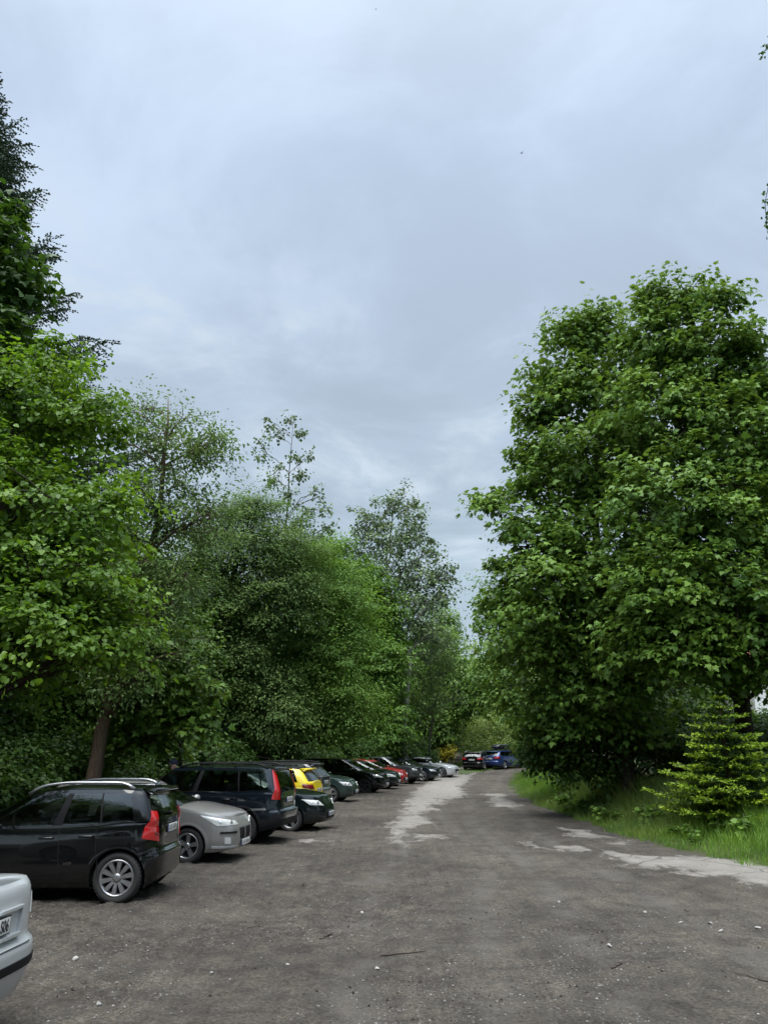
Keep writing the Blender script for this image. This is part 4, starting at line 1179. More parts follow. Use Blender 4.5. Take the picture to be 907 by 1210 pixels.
def plate(parent, sh, end, z, text=None, y0=0.0, w_=0.50, h_=0.11, name='number_plate', smudge=True, align='CENTER', tilt=0.0, back=0.0):
    """flat number plate; end F or R"""
    sx = 1 if end == 'F' else -1
    p = sh.pt(end, 0.02, z)
    x = p[0]+sx*(0.018-back)
    mb = MB()
    mb.box((0, 0, 0), (0.010, w_, h_), None, 0, 0.004)
    mb.box((0.0, 0, 0), (0.006, w_+.016, h_+.016), None, 1, 0.002)
    mb.box((0.0055, -(w_/2-.02), 0), (0.0025, 0.036, h_-.012), None, 2)
    if smudge:      # characters too far away to read: only their dark strokes
        r_ = random.Random(hash(parent.name) & 0xffff)
        for i in range(7):
            yy = -w_/2+0.075+i*(w_-.11)/7+.02+(0.02 if i > 2 else 0)
            mb.box((0.0055, yy-.014, 0), (0.0025, .009, .07), None, 3)
            mb.box((0.0055, yy+.012, 0.012*(i % 3-1)), (0.0025, .009, .045), None, 3)
            mb.box((0.0055, yy, 0.03*(1 if i % 2 else -1)), (0.0025, .03, .009), None, 3)
    o = mb.build(name, [M_PLATE, M_PLAS, M_BLUE, M_INK], parent, (x, y0, z))
    o.rotation_euler = (0, -tilt*sx, 0 if sx > 0 else math.pi)
    if text:
        cu = bpy.data.curves.new('characters', 'FONT'); cu.body = text; cu.size = h_*1.05; cu.extrude = 0.0012
        cu.align_x = 'RIGHT'; cu.align_y = 'CENTER'; cu.offset = 0.0016; cu.space_character = 1.05
        to = bpy.data.objects.new('characters', cu); COL.objects.link(to)
        bpy.context.view_layer.update()
        me_ = bpy.data.meshes.new_from_object(to.evaluated_get(bpy.context.evaluated_depsgraph_get()))
        bpy.data.objects.remove(to)
        me_.materials.clear(); me_.materials.append(M_INK)
        t = link('characters', me_, o)
        # text plane stands on the outer face, reading from outside
        t.rotation_euler = (math.pi/2, 0, math.pi/2); t.location = (0.0065, w_/2-.022, -0.004)
        t.scale = (0.64, 1, 1)
    return o

def make_car(name, label, d, paint, pos, out_deg, end, group=None):
    """out_deg: direction (degrees from +x, anticlockwise) in which the end named by END faces; pos: ground point below that bumper"""
    sh = Shape(d)
    ang_ = R(out_deg); od = np.array([math.cos(ang_), math.sin(ang_)])
    ctr = np.array(pos[:2])-od*(sh.xF if end == 'F' else -sh.xR)
    yaw = ang_ if end == 'F' else ang_+math.pi
    fx, fy = math.cos(yaw), math.sin(yaw)
    zc = gzf(*ctr)
    za = gzf(ctr[0]+fx*d['wb']/2, ctr[1]+fy*d['wb']/2); zb_ = gzf(ctr[0]-fx*d['wb']/2, ctr[1]-fy*d['wb']/2)
    root = empty(name, (ctr[0], ctr[1], (za+zb_)/2), yaw)
    root.rotation_euler = (0, -math.atan2(za-zb_, d['wb']), yaw)
    tag(root, label, 'car', group)
    M_P = paint
    Rw = d['R']; wx = (d['wb']/2, -d['wb']/2)
    Ra = Rw+d.get('arch_gap', 0.055)
    # ---------- body shell
    fl = np.unique(np.concatenate([np.linspace(0, 1, 25), [0.97, 0.985]]))
    K = sh.K; th = sh.ring
    Z = [sh.body(th, f=np.full(K, f)) for f in fl]
    X = np.array([q[0] for q in Z]); Yv = np.array([q[1] for q in Z]); Zv = np.array([q[2] for q in Z])
    cell = 0.052
    keepv = np.ones(X.shape, bool)
    for xw in wx:
        dx = X-xw; dz = Zv-Rw; rr = np.hypot(dx, dz)
        side_ = Yv > 0.3
        snap = side_ & (rr > Ra-1.5*cell) & (rr < Ra+0.5*cell)
        k_ = np.where(snap, Ra/np.maximum(rr, 1e-6), 1)
        X = np.where(snap, xw+dx*k_, X); Zv = np.where(snap, Rw+dz*k_, Zv)
        keepv &= ~(side_ & (rr <= Ra-1.5*cell))
    lowtrim = d.get('lowtrim', 0.0)
    bm_ = MB()
    for sd in (1, -1):
        vs = np.stack([X, Yv*sd, Zv], -1).reshape(-1, 3)
        fs = []; ms = []
        for j in range(len(fl)-1):
            for i in range(K-1):
                if keepv[j, i] and keepv[j, i+1] and keepv[j+1, i] and keepv[j+1, i+1]:
                    f = (j*K+i, j*K+i+1, (j+1)*K+i+1, (j+1)*K+i)
                    fs.append(f if sd > 0 else f[::-1])
                    zz_ = (Zv[j, i]+Zv[j+1, i])/2
                    ms.append(1 if zz_ < lowtrim else 0)
        b0 = len(bm_.v)
        bm_.add(vs, fs, 0, True)
        for q, m_ in enumerate(ms): bm_.m[len(bm_.m)-len(ms)+q] = m_
    # deck: bonnet and tail, and the dark inside tray below the glass
    ks = [1.0, 0.985, 0.955, 0.90, 0.8, 0.6, 0.35, 0.0]
    xs, ys, zs_ = X[-1], Yv[-1], Zv[-1]
    crown_ = d.get('crown', 0.055)
    for sd in (1, -1):
        vs = []
        for k_ in ks:
            cr = crown_*np.minimum(1, ys/0.5)
            vs.append(np.stack([xs, ys*k_*sd, zs_+cr*(1-k_**2.6)], 1))
        vs = np.concatenate(vs)
        fs = []; ms = []
        for j in range(len(ks)-1):
            for i in range(K-1):
                f = (j*K+i, j*K+i+1, (j+1)*K+i+1, (j+1)*K+i)
                fs.append(f if sd > 0 else f[::-1])
                xm = xs[i]
                ms.append(2 if (sh.xr_b+0.06 < xm < sh.xa_b-0.10 and ks[j] <= 0.9) else 0)
        bm_.add(vs, fs, 0, True)
        for q, m_ in enumerate(ms): bm_.m[len(bm_.m)-len(ms)+q] = m_
    # underside
    for sd in (1, -1):
        vs = np.concatenate([np.stack([X[0], Yv[0]*sd, Zv[0]], 1), np.stack([X[0], Yv[0]*0, Zv[0]], 1)])
        fs = [(i, i+1, K+i+1, K+i) for i in range(K-1)]
        okf = [f for i, f in enumerate(fs) if keepv[0, i] and keepv[0, i+1]]
        bm_.add(vs, okf, 2, False)
    # ---------- glasshouse
    tt = np.linspace(0.001, math.pi-0.001, 1500)
    gxm, gym, gzm = sh.gh(tt, np.full(1500, 0.5))
    def t_at_x(x): return float(np.interp(x, gxm[::-1], tt[::-1]))
    ymax = gym.max()
    i_f = int(np.argmax(gym > ymax*d.get('ws_edge', 0.86)))
    i_r = len(gym)-1-int(np.argmax(gym[::-1] > ymax*d.get('rw_edge', 0.82)))
    t_ws, t_rw = float(tt[i_f]), float(tt[i_r])
    wins = [(t_at_x(a), t_at_x(b)) for a, b in d['windows']]
    edges = [0, t_ws, t_rw, math.pi]+[e for w_ in wins for e in w_]
    edges = sorted(edges)
    us = []
    for a, b in zip(edges[:-1], edges[1:]):
        k_ = max(1, int(math.ceil((b-a)/0.07)))
        us += [a+(b-a)*q/k_ for q in range(k_)]
    us.append(math.pi); us = np.array(us)
    vlo, vhi = d.get('win_v', (0.07, 0.90)); wlo, whi = 0.03, 0.95; rlo, rhi = d.get('rear_v', (0.10, 0.88))
    vv = np.array(sorted(set([0, wlo, vlo, rlo, 0.25, 0.4, 0.55, 0.7, rhi, vhi, whi, 1.0])))
    nU = len(us)
    glass = {'windscreen': MB(), 'rear_window': MB()}
    side_g = {}
    for sd in (1, -1):
        Gp = [sh.gh(us, np.full(nU, v)) for v in vv]
        vs = np.concatenate([np.stack([q[0], q[1]*sd, q[2]], 1) for q in Gp])
        # roof rows
        xt, yt, zt = Gp[-1]
        cant = d.get('cant', 0.05)
        rk = [0.965, 0.90, 0.75, 0.5, 0.25, 0.0]
        rows = []
        xcT = (sh.xa_t+sh.xr_t)/2
        for k_ in rk:
            xx = xcT+(xt-xcT)*(1-(1-k_)*0.0)
            rows.append(np.stack([xx, yt*k_*sd, zt+cant*(1-k_**5)*np.minimum(1, yt/0.3)+0.0*xx], 1))
        vs2 = np.concatenate([np.stack([xt, yt*sd, zt], 1)]+rows)
        fs = []; ms = []
        gf = {}
        for j in range(len(vv)-1):
            vm = (vv[j]+vv[j+1])/2
            for i in range(nU-1):
                um = (us[i]+us[i+1])/2
                f = (j*nU+i, j*nU+i+1, (j+1)*nU+i+1, (j+1)*nU+i)
                if sd < 0: f = f[::-1]
                key = None
                if um < t_ws and wlo < vm < whi: key = 'windscreen'
                elif um > t_rw and rlo < vm < rhi and not d.get('no_rear', False): key = 'rear_window'
                else:
                    for q, (a, b) in enumerate(wins):
                        if a < um < b and vlo < vm < vhi: key = ('side', q)
                if key is None:
                    blk = d.get('black_pillars', True) and len(wins) > 1 and wins[0][1] < um < wins[-1][0] and vlo < vm < vhi
                    fs.append(f); ms.append(1 if blk else 0)
                else: gf.setdefault(key, []).append(f)
        bm_.add(vs, fs, 0, True)
        for q, m_ in enumerate(ms): bm_.m[len(bm_.m)-len(ms)+q] = m_
        fr = []
        for j in range(len(rk)):
            for i in range(nU-1):
                f = (j*nU+i, j*nU+i+1, (j+1)*nU+i+1, (j+1)*nU+i)
                fr.append(f if sd > 0 else f[::-1])
        bm_.add(vs2, fr, 3 if d.get('black_roof') else 0, True)
        for key, fl_ in gf.items():
            used = sorted({i for f in fl_ for i in f}); mp = {a: b for b, a in enumerate(used)}
            tgt = glass[key] if isinstance(key, str) else side_g.setdefault((sd, key[1]), MB())
            tgt.add(vs[used], [[mp[i] for i in f] for f in fl_], 0, True)
    # shut lines
    if d.get('seams', True):
        for sd in (1, -1):
            for xd in d['doors']:
                ribbon(bm_, sh, 'S', [(xd+.02, float(sh.zs(xd))-.015), (xd, 0.6), (xd-.01, 0.34)], 0.007, 0.0018, sd, 4)
            ribbon(bm_, sh, 'S', [(d['doors'][0]-.01, 0.335), (d['doors'][-1], 0.335)], 0.006, 0.0018, sd, 4)
            # crease along the flank
            ribbon(bm_, sh, 'S', [(wx[0]-Ra-.05, 0.70), (wx[1]+Ra*0.6, 0.76)], 0.004, 0.0010, sd, 4) if d.get('crease') else None
        ribbon(bm_, sh, 'R', [(0.0, d['tail_seam']), (0.55, d['tail_seam']), (0.62, d['tail_seam']+.05)], 0.008, 0.0018, 1, 4)
        ribbon(bm_, sh, 'R', [(0.0, d['tail_seam']), (0.55, d['tail_seam']), (0.62, d['tail_seam']+.05)], 0.008, 0.0018, -1, 4)
    # arches: lip and dark well
    for sd in (1, -1):
        for xw in wx:
            pa = []
            for q in np.linspace(-0.22, math.pi+0.22, 34):
                x = xw+Ra*math.cos(q); z = Rw+Ra*math.sin(q)
                if z < float(sh.zb(x))-0.01: continue
                y = sh.pt('S', x, min(z, float(sh.zs(x))-.075))[1]
                pa.append((x, y, z))
            n_ = len(pa)
            vs = []
            for (x, y, z) in pa:
                ux, uz = (x-xw)/Ra, (z-Rw)/Ra
                xo, zo = x+ux*.05, z+uz*.05
                yo = sh.pt('S', xo, max(min(zo, float(sh.zs(xo))-.075), float(sh.zb(xo))))[1]
                vs += [(xo, (yo+.0025)*sd, zo), (x+ux*.010, (y+.010)*sd, z+uz*.010), (x-ux*.004, (y+.009)*sd, z-uz*.004), (x-ux*.008, (y-.04)*sd, z-uz*.008), (x-ux*.004, (y-0.36)*sd, z-uz*.004)]
            fs = [(i*5+j, (i+1)*5+j, (i+1)*5+j+1, i*5+j+1) for i in range(n_-1) for j in range(4)]
            bm_.add(vs, fs, 0, True)
            q0 = len(bm_.m)-len(fs)
            for q, f in enumerate(fs):
                j = q % 4
                bm_.m[q0+q] = 2 if j == 3 else (1 if d.get('clad') else 0)
            # back of the wheel well
            yb = min(p[1] for p in pa)-0.36
            cc = len(vs)
            bm_.add([(p[0], yb*sd, p[2]) for p in pa]+[(xw, yb*sd, 0.15)], [(i, i+1, n_) for i in range(n_-1)], 2, False)
    body = bm_.build('body', [M_P, M_PLAS, M_DARK, M_PLAS, M_SEAM], root)
    gt = d.get('glass_front', MG_TINT)
    for key, nm in (('windscreen', 'windscreen'), ('rear_window', 'rear_window')):
        if glass[key].v: glass[key].build(nm, [MG_WIND if key == 'windscreen' else d.get('glass_rear', MG_TINT)], root)
    for (sd, q), g in side_g.items():
        g.build('side_window', [d.get('glass_side', MG_TINT)], root)
    # seats inside
    zbelt = float(sh.zs(0))
    for (x, z1) in ((d.get('seat_x', 0.05), 0.24), (d.get('seat_x', 0.05)-0.85, 0.20)):
        for y in (-0.36, 0.36):
            se = MB(); se.box((x-.05, y, zbelt+z1/2-.09), (0.13, 0.46, z1+.2), Matrix.Rotation(-0.2, 3, 'Y'), 0, 0.05)
            hr_ = MB(); hr_.box((x-.13, y, zbelt+z1+.155), (0.09, 0.25, 0.17), None, 0, 0.035)
            so_ = se.build('seat', [M_SEAT], root); hr_.build('headrest', [M_SEAT], so_)
    sw = Matrix.Translation((d.get('seat_x', 0.05)+0.52, 0.36, zbelt+.02)) @ Matrix.Rotation(R(-62), 4, 'Y')
    se = MB(); se.lathe([(0.17+.014*math.cos(t), .014*math.sin(t)) for t in np.linspace(0, 6.283, 9)], 24, 0, sw)
    se.build('steering_wheel', [M_SEAT], root)
    # wheels
    for i, xw in enumerate(wx):
        for sd in (1, -1):
            yy = sd*(sh.hw-d.get('track_in', 0.125))
            wheel(root, xw, yy, Rw, d.get('tw', 0.205), d.get('spokes', 10), sd, d.get('rim', M_RIM), d.get('steer', 0.0) if i == 0 else 0)
    # mirrors
    for sd in (1, -1):
        m = MB()
        xm = d['mirror_x']; zm = float(sh.zs(xm))+0.07; ym = float(sh.pt('S', xm, zm-.07)[1])
        m.box((xm+.01, (ym+.03)*sd, zm-.04), (0.07, 0.12, 0.03), None, 0, 0.012)
        m.ball((xm, (ym+.12)*sd, zm), (0.075, 0.105, 0.072), 14, 0)
        m.box((xm-.066, (ym+.12)*sd, zm), (0.012, 0.16, 0.10), None, 1, 0.005)
        m.build('wing_mirror', [M_PLAS if d.get('mirror_black') else M_P, M_CHROME], root)
    # door handles
    for sd in (1, -1):
        for xh in d['handles']:
            h = MB(); zh = float(sh.zs(xh))-d.get('handle_drop', 0.12)
            p = sh.pt('S', xh, zh)
            h.box((p[0], (p[1]+.022)*sd, zh), (0.20, 0.022, 0.030), None, 0, 0.009)
            h.box((p[0]+.085, (p[1]+.008)*sd, zh), (0.03, 0.03, 0.026), None, 0, 0.006)
            h.box((p[0]-.085, (p[1]+.008)*sd, zh), (0.03, 0.03, 0.026), None, 0, 0.006)
            h.build('door_handle', [M_PLAS if d.get('handle_black') else M_P], root)
    # lamps
    for sd in (1, -1):
        for spec in d['headlights']:
            h = MB(); patch(h, sh, 'F', spec, 0.006, (12, 6), sd, 0, dome=0.010)
            ho = h.build('headlight', [d.get('lamp_mat', M_LAMP)], root)
            q = np.array(spec)
            for (fu, fv, rr_) in ((0.30, 0.5, .22), (0.66, 0.5, .18)):
                c_ = (q[0]*(1-fu)+q[1]*fu)*(1-fv)+(q[3]*(1-fu)+q[2]*fu)*fv
                p = sh.pt('F', *c_); n_ = sh.nrm('F', *c_); hh = abs(q[3][1]-q[0][1])
                T = Matrix.Translation((p[0]+n_[0]*.012, (p[1]+n_[1]*.012)*sd, p[2]+n_[2]*.012)) @ Vector((n_[0], n_[1]*sd, n_[2])).to_track_quat('Z', 'Y').to_matrix().to_4x4()
                r0 = rr_*max(hh, .12)*1.3; h = MB()
                h.lathe([(r0, 0), (r0*1.08, .008), (r0*.9, .010), (r0*.55, .004), (0.001, .012)], 16, 0, T)
                h.build('reflector', [M_LAMPC], ho)
        for spec, mt, mode in d['taillights']:
            h = MB(); patch(h, sh, mode, spec, 0.012, (8, 14), sd, 0, dome=0.014)
            to = h.build('taillight', [mt], root)
    if d.get('grille'):
        g = MB(); z0, z1, hwid = d['grille']
        for sd in (1, -1):
            patch(g, sh, 'F', [(0, z0), (hwid*.86, z0), (hwid, z1), (0, z1)], 0.004, (8, 4), sd, 0)
        for q in range(1, d.get('bars', 4)+1):
            z = z0+(z1-z0)*q/(d.get('bars', 4)+1)
            for sd in (1, -1): ribbon(g, sh, 'F', [(0, z), (hwid*.93, z)], 0.012, 0.012, sd, 1)
        g.build('grille', [M_DARK, d.get('bar_mat', M_PLAS)], root)
    for spec, mt, mode, off, nm in d.get('fittings', []):
        for sd in (1, -1):
            h = MB(); patch(h, sh, mode, spec, off, (8, 4), sd, 0); h.build(nm, [mt() if callable(mt) else mt], root)
    # roof rails
    if d.get('rails'):
        for sd in (1, -1):
            x0, x1, mat_, hgt_ = d['rails']
            pts = []; rr_ = []
            for q in np.linspace(0, 1, 18):
                x = x0+(x1-x0)*q
                e = min(1, min(q, 1-q)/0.14)
                pts.append((x, (sh.wgt-.055)*sd, float(sh.zr(x))-.03+hgt_*e**.6)); rr_.append(.020 if 0 < q < 1 else .026)
            r_ = MB(); r_.tube(pts, rr_, 8); r_.build('roof_rail', [mat_], root)
    if d.get('spoiler'):
        s_ = MB(); xe = sh.xr_t; z = float(sh.zr(xe)); w2 = sh.wgt*0.92; ln = d['spoiler']
        pr = [(xe+.14, z+.004), (xe-ln*.6, z+.002), (xe-ln, z-.03), (xe-ln*.9, z-.05), (xe-.0, z-.035)]
        vs = []
        for y in (-w2, -w2*.9, 0, w2*.9, w2):
            tp = 1 if abs(y) < w2*.95 else .55
            vs += [(xe+(p[0]-xe)*tp, y, p[1]+d.get('cant', .05)*(0.0)-(0.03 if abs(y) > w2*.95 else 0)) for p in pr]
        fs = [(i*5+j, i*5+(j+1) % 5, (i+1)*5+(j+1) % 5, (i+1)*5+j) for i in range(4) for j in range(5)]+[(0, 1, 2, 3, 4), (24, 23, 22, 21, 20)]
        s_.add(vs, fs, 0, True); s_.build('spoiler', [M_P], root)
    if d.get('wiper'):
        p = MB(); zt = d['wiper']
        a = sh.pt('R', 0.03, zt); b_ = sh.pt('R', 0.46, zt+.06)
        n0 = np.array([-.03, 0, 0])
        p.tube([a+n0, (a+b_)/2+n0*1.4, b_+n0], [.012, .009, .005], 6); p.ball(a+n0*.6, (.03, .03, .03), 10)
        p.build('rear_wiper', [M_PLAS], root)
    if d.get('aerial'):
        p = MB(); xe = d['aerial']; z = float(sh.zr(xe))
        p.tube([(xe, 0, z-.01), (xe-.16, 0, z+.17)], [.008, .004], 6); p.ball((xe, 0, z), (.04, .025, .015), 10); p.build('aerial', [M_PLAS], root)
    if d.get('plateF') is not None: plate(root, sh, 'F', d['plateF'])
    if d.get('plateR') is not None: plate(root, sh, 'R', d['plateR'], d.get('plate_text'), d.get('plate_y', 0.0), smudge=not d.get('plate_text'))
    return root, sh

def spec(kind, **kw):
    base = dict(W=1.76, wb=2.60, fo=0.86, ro=0.74, R=0.312, crown=0.06, gtop=0.21,
                side=[(0, .055), (.12, .02), (.35, .0), (.62, .003), (.85, .012), (.95, .020), (1.0, .032)])
    if kind == 'hatch':
        base.update(shoulder=[(2.16, .72), (2.08, .78), (1.9, .845), (1.5, .92), (1.08, .98), (.6, .985), (0, .975), (-.8, 1.0), (-1.5, 1.04), (-2.04, 1.05)],
                    bottom=[(2.16, .24), (1.7, .20), (-1.6, .21), (-2.04, .30)],
                    front=[(.2, .07), (.34, .0), (.48, .0), (.60, .05), (.72, .15), (.8, .2)], rear=[(.25, .07), (.4, .0), (.58, .0), (.66, .045), (.85, .075), (1.05, .12)],
                    roof=[(.30, 1.40), (-.1, 1.46), (-.6, 1.475), (-1.2, 1.45), (-1.75, 1.385)], gh_base=(1.20, -1.925), gh_top=(.28, -1.62),
                    windows=[(.86, -.14), (-.23, -1.02), (-1.08, -1.42)], doors=[.98, -.18, -1.08], handles=[-.02, -.92], mirror_x=.74, tail_seam=.60,
                    headlights=[[(.44, .62), (.98, .64), (1.14, .82), (.52, .71)]],
                    taillights=[([(.55, .80), (.92, .82), (.95, 1.0), (.62, 1.0)], M_RED, 'R')],
                    grille=(.30, .48, .46), bars=4, plateF=.42, plateR=.82)
    elif kind == 'mpv':
        base.update(W=1.70, wb=2.62, ro=.70, fo=.86, R=.315,
                    shoulder=[(2.17, .70), (2.09, .77), (1.85, .86), (1.5, .94), (1.15, .98), (.6, .98), (0, .985), (-.8, 1.02), (-1.5, 1.07), (-2.01, 1.09)],
                    bottom=[(2.17, .26), (1.7, .21), (-1.6, .21), (-2.01, .31)],
                    front=[(.2, .07), (.34, .0), (.48, .0), (.60, .04), (.76, .12), (.9, .2)], rear=[(.25, .08), (.42, .0), (.62, .0), (.70, .045), (.9, .055), (1.1, .085)],
                    roof=[(.5, 1.48), (.1, 1.56), (-.5, 1.60), (-1.2, 1.59), (-1.85, 1.53)], gh_base=(1.32, -1.95), gh_top=(.50, -1.76), gtop=.19, nrg=5,
                    windows=[(1.0, -.12), (-.22, -1.00), (-1.07, -1.52)], doors=[1.06, -.17, -1.06], handles=[0.0, -.88], mirror_x=.86, tail_seam=.62,
                    headlights=[[(.45, .66), (.95, .70), (1.02, .88), (.55, .80)]],
                    taillights=[([(.60, .80), (.86, .86), (.80, 1.22), (.64, 1.20)], M_RED, 'R')],
                    grille=(.30, .48, .46), bars=3, plateF=.40, plateR=.92)
    elif kind == 'suv':
        base.update(W=1.78, wb=2.63, fo=.86, ro=.93, R=.355, arch_gap=.07, crown=.05, gtop=.17, nf=4.2, nr=6,
                    shoulder=[(2.175, .88), (2.10, .95), (1.85, 1.01), (1.4, 1.05), (1.05, 1.08), (.6, 1.07), (0, 1.06), (-.8, 1.07), (-1.6, 1.10), (-2.245, 1.11)],
                    bottom=[(2.175, .34), (1.7, .28), (-1.6, .28), (-2.245, .40)],
                    front=[(.3, .06), (.42, .0), (.62, .0), (.70, .05), (.95, .08), (1.1, .12)], rear=[(.3, .06), (.5, .0), (.70, .0), (.76, .07), (.95, .075), (1.12, .085)],
                    side=[(0, .05), (.15, .01), (.35, .0), (.62, .006), (.85, .015), (.95, .022), (1.0, .035)],
                    roof=[(.66, 1.60), (.3, 1.66), (-.4, 1.68), (-1.4, 1.68), (-2.02, 1.64)], gh_base=(1.30, -2.165), gh_top=(.66, -2.00), nrg=6.5, gin=.05, bulge=.018,
                    windows=[(.92, -.18), (-.28, -1.08), (-1.20, -1.86)], doors=[.92, -.23, -1.14], handles=[-.04, -.94], mirror_x=.68, tail_seam=.72,
                    headlights=[[(.42, .78), (.86, .80), (.92, .96), (.44, .93)]],
                    taillights=[([(.66, .95), (.90, .96), (.84, 1.60), (.71, 1.60)], M_RED, 'R')],
                    grille=(.74, .92, .34), bars=3, plateF=.52, plateR=.93)
    elif kind == 'sedan':
        base.update(W=1.76, wb=2.65, fo=.88, ro=1.0, R=.318,
                    shoulder=[(2.205, .66), (2.12, .73), (1.9, .80), (1.4, .88), (.9, .94), (.5, .95), (0, .945), (-.8, .97), (-1.5, 1.02), (-2.25, 1.035), (-2.325, 1.02)],
                    bottom=[(2.205, .22), (1.7, .19), (-1.6, .20), (-2.325, .30)],
                    front=[(.2, .07), (.34, .0), (.48, .0), (.60, .04), (.72, .10), (.8, .2)], rear=[(.25, .08), (.42, .0), (.58, .0), (.62, .06), (.9, .07), (1.03, .09)],
                    roof=[(.10, 1.36), (-.2, 1.41), (-.6, 1.425), (-1.0, 1.40), (-1.35, 1.34)], gh_base=(.95, -1.95), gh_top=(.08, -1.22),
                    windows=[(.64, -.26), (-.36, -1.05), (-1.12, -1.40)], doors=[.9, -.3, -1.1], handles=[-.12, -.92], mirror_x=.6, tail_seam=.62,
                    headlights=[[(.48, .60), (.95, .63), (1.02, .75), (.52, .69)]],
                    taillights=[([(.50, .76), (.90, .78), (.92, .94), (.52, .94)], M_RED, 'R')],
                    grille=(.36, .60, .34), bars=4, plateF=.38, plateR=.86)
    elif kind == 'estate':
        base.update(W=1.78, wb=2.68, fo=.88, ro=1.02, R=.32,
                    shoulder=[(2.22, .68), (2.14, .75), (1.9, .82), (1.4, .90), (.95, .96), (.5, .97), (0, .965), (-.8, .99), (-1.6, 1.03), (-2.36, 1.05)],
                    bottom=[(2.22, .22), (1.7, .19), (-1.6, .20), (-2.36, .32)],
                    front=[(.2, .07), (.34, .0), (.48, .0), (.60, .04), (.72, .10), (.8, .2)], rear=[(.25, .08), (.42, .0), (.60, .0), (.68, .06), (.9, .08), (1.05, .12)],
                    roof=[(.15, 1.40), (-.2, 1.46), (-.8, 1.48), (-1.6, 1.45), (-2.05, 1.40)], gh_base=(1.0, -2.245), gh_top=(.12, -1.92),
                    windows=[(.68, -.22), (-.32, -1.05), (-1.14, -1.85)], doors=[.92, -.27, -1.1], handles=[-.08, -.92], mirror_x=.62, tail_seam=.64,
                    headlights=[[(.48, .62), (.95, .65), (1.02, .78), (.52, .71)]],
                    taillights=[([(.42, .84), (.92, .84), (.95, 1.0), (.50, .98)], M_RED, 'R')],
                    grille=(.36, .62, .34), bars=4, plateF=.38, plateR=.84)
    elif kind == 'coupe':
        base.update(W=1.80, wb=2.60, fo=.86, ro=.82, R=.325, nf=3.0,
                    shoulder=[(2.16, .62), (2.06, .70), (1.8, .78), (1.3, .86), (.8, .91), (.4, .92), (0, .915), (-.8, .94), (-1.4, .98), (-2.12, .92)],
                    bottom=[(2.16, .20), (1.7, .17), (-1.6, .18), (-2.12, .28)],
                    front=[(.2, .06), (.34, .0), (.48, .0), (.60, .06), (.72, .14), (.8, .2)], rear=[(.25, .08), (.42, .0), (.58, .0), (.66, .05), (.95, .12)],
                    roof=[(.0, 1.27), (-.25, 1.325), (-.6, 1.34), (-.95, 1.31), (-1.25, 1.25)], gh_base=(.85, -1.85), gh_top=(-.02, -1.05),
                    windows=[(.52, -.58), (-.66, -1.18)], doors=[.86, -.62], handles=[-.40], mirror_x=.5, tail_seam=.60,
                    headlights=[[(.55, .56), (.98, .60), (1.1, .73), (.62, .68)]],
                    taillights=[([(.50, .74), (.90, .76), (.92, .88), (.52, .88)], M_RED, 'R')],
                    grille=(.34, .58, .40), bars=3, plateF=.36, plateR=.80)
    base.update(kw)
    return base
# ================================================================ the cars, in the order of the row
PB = mat_paint('paint_black', (0.003, 0.0035, 0.004), 0.0, 0.25, 0.05)
PBT = mat_paint('paint_black_green', (0.004, 0.008, 0.009), 0.2, 0.25, 0.06)
PBB = mat_paint('paint_blue_black', (0.006, 0.010, 0.016), 0.3, 0.25, 0.07)
PSIL = mat_paint('paint_silver', (0.56, 0.585, 0.60), 0.35, 0.36, 0.12)
PGREY = mat_paint('paint_warm_grey', (0.30, 0.292, 0.282), 0.45, 0.34, 0.18)
PYEL = mat_paint('paint_yellow', (0.72, 0.55, 0.02), 0.0, 0.3, 0.15)
PGRE = mat_paint('paint_dark_green', (0.030, 0.052, 0.045), 0.5, 0.28, 0.2)
PRED = mat_paint('paint_red', (0.30, 0.014, 0.018), 0.2, 0.28, 0.2)
PDG = mat_paint('paint_graphite', (0.045, 0.048, 0.053), 0.5, 0.3, 0.2)
PWS = mat_paint('paint_pale_silver', (0.60, 0.62, 0.64), 0.45, 0.33, 0.12)
PBLUE = mat_paint('paint_blue', (0.022, 0.050, 0.16), 0.4, 0.28, 0.2)
CG = 'cars parked along the left side of the lane'

# 1 silver saloon, only its rear corner in view
d1 = spec('sedan', W=1.74, wb=2.51, fo=.90, ro=1.08, plate_text='S06', plateR=.80, plate_y=0.0, tail_seam=.632, nr=5.5,
          shoulder=[(2.155, .66), (2.07, .73), (1.85, .80), (1.4, .90), (.9, .96), (.5, .97), (0, .97), (-.8, .99), (-1.5, 1.03), (-2.2, 1.07), (-2.335, 1.055)],
          bottom=[(2.155, .22), (1.7, .19), (-1.6, .20), (-2.335, .29)],
          rear=[(.25, .10), (.36, .04), (.44, .012), (.50, .0), (.615, .0), (.64, .015), (.655, .055), (.9, .058), (1.0, .07), (1.06, .11)],
          taillights=[([(.80, .76), (1.0, .78), (1.0, .97), (.83, .97)], M_RED, 'R')],
          fittings=[([(0, .47), (1.15, .47), (1.15, .53), (0, .53)], M_PLAS, 'R', .012, 'bumper_strip'), ([(0, .700), (.40, .700), (.42, .722), (0, .722)], lambda: PSIL, 'R', .035, 'plate_ledge'), ([(.405, .70), (.43, .70), (.45, .90), (.425, .90)], lambda: PSIL, 'R', .022, 'plate_surround'), ([(0, .885), (.42, .885), (.44, .905), (0, .905)], lambda: PSIL, 'R', .03, 'boot_handle'), ([(.72, .80), (.80, .80), (.83, .95), (.75, .95)], M_LAMP, 'R', .012, 'reversing_lamp')], lowtrim=0)
make_car('parked_car', 'silver saloon nearest the camera, only its rear corner with a white plate showing', d1, PSIL, (-2.77, 6.12), -4, 'R', CG)

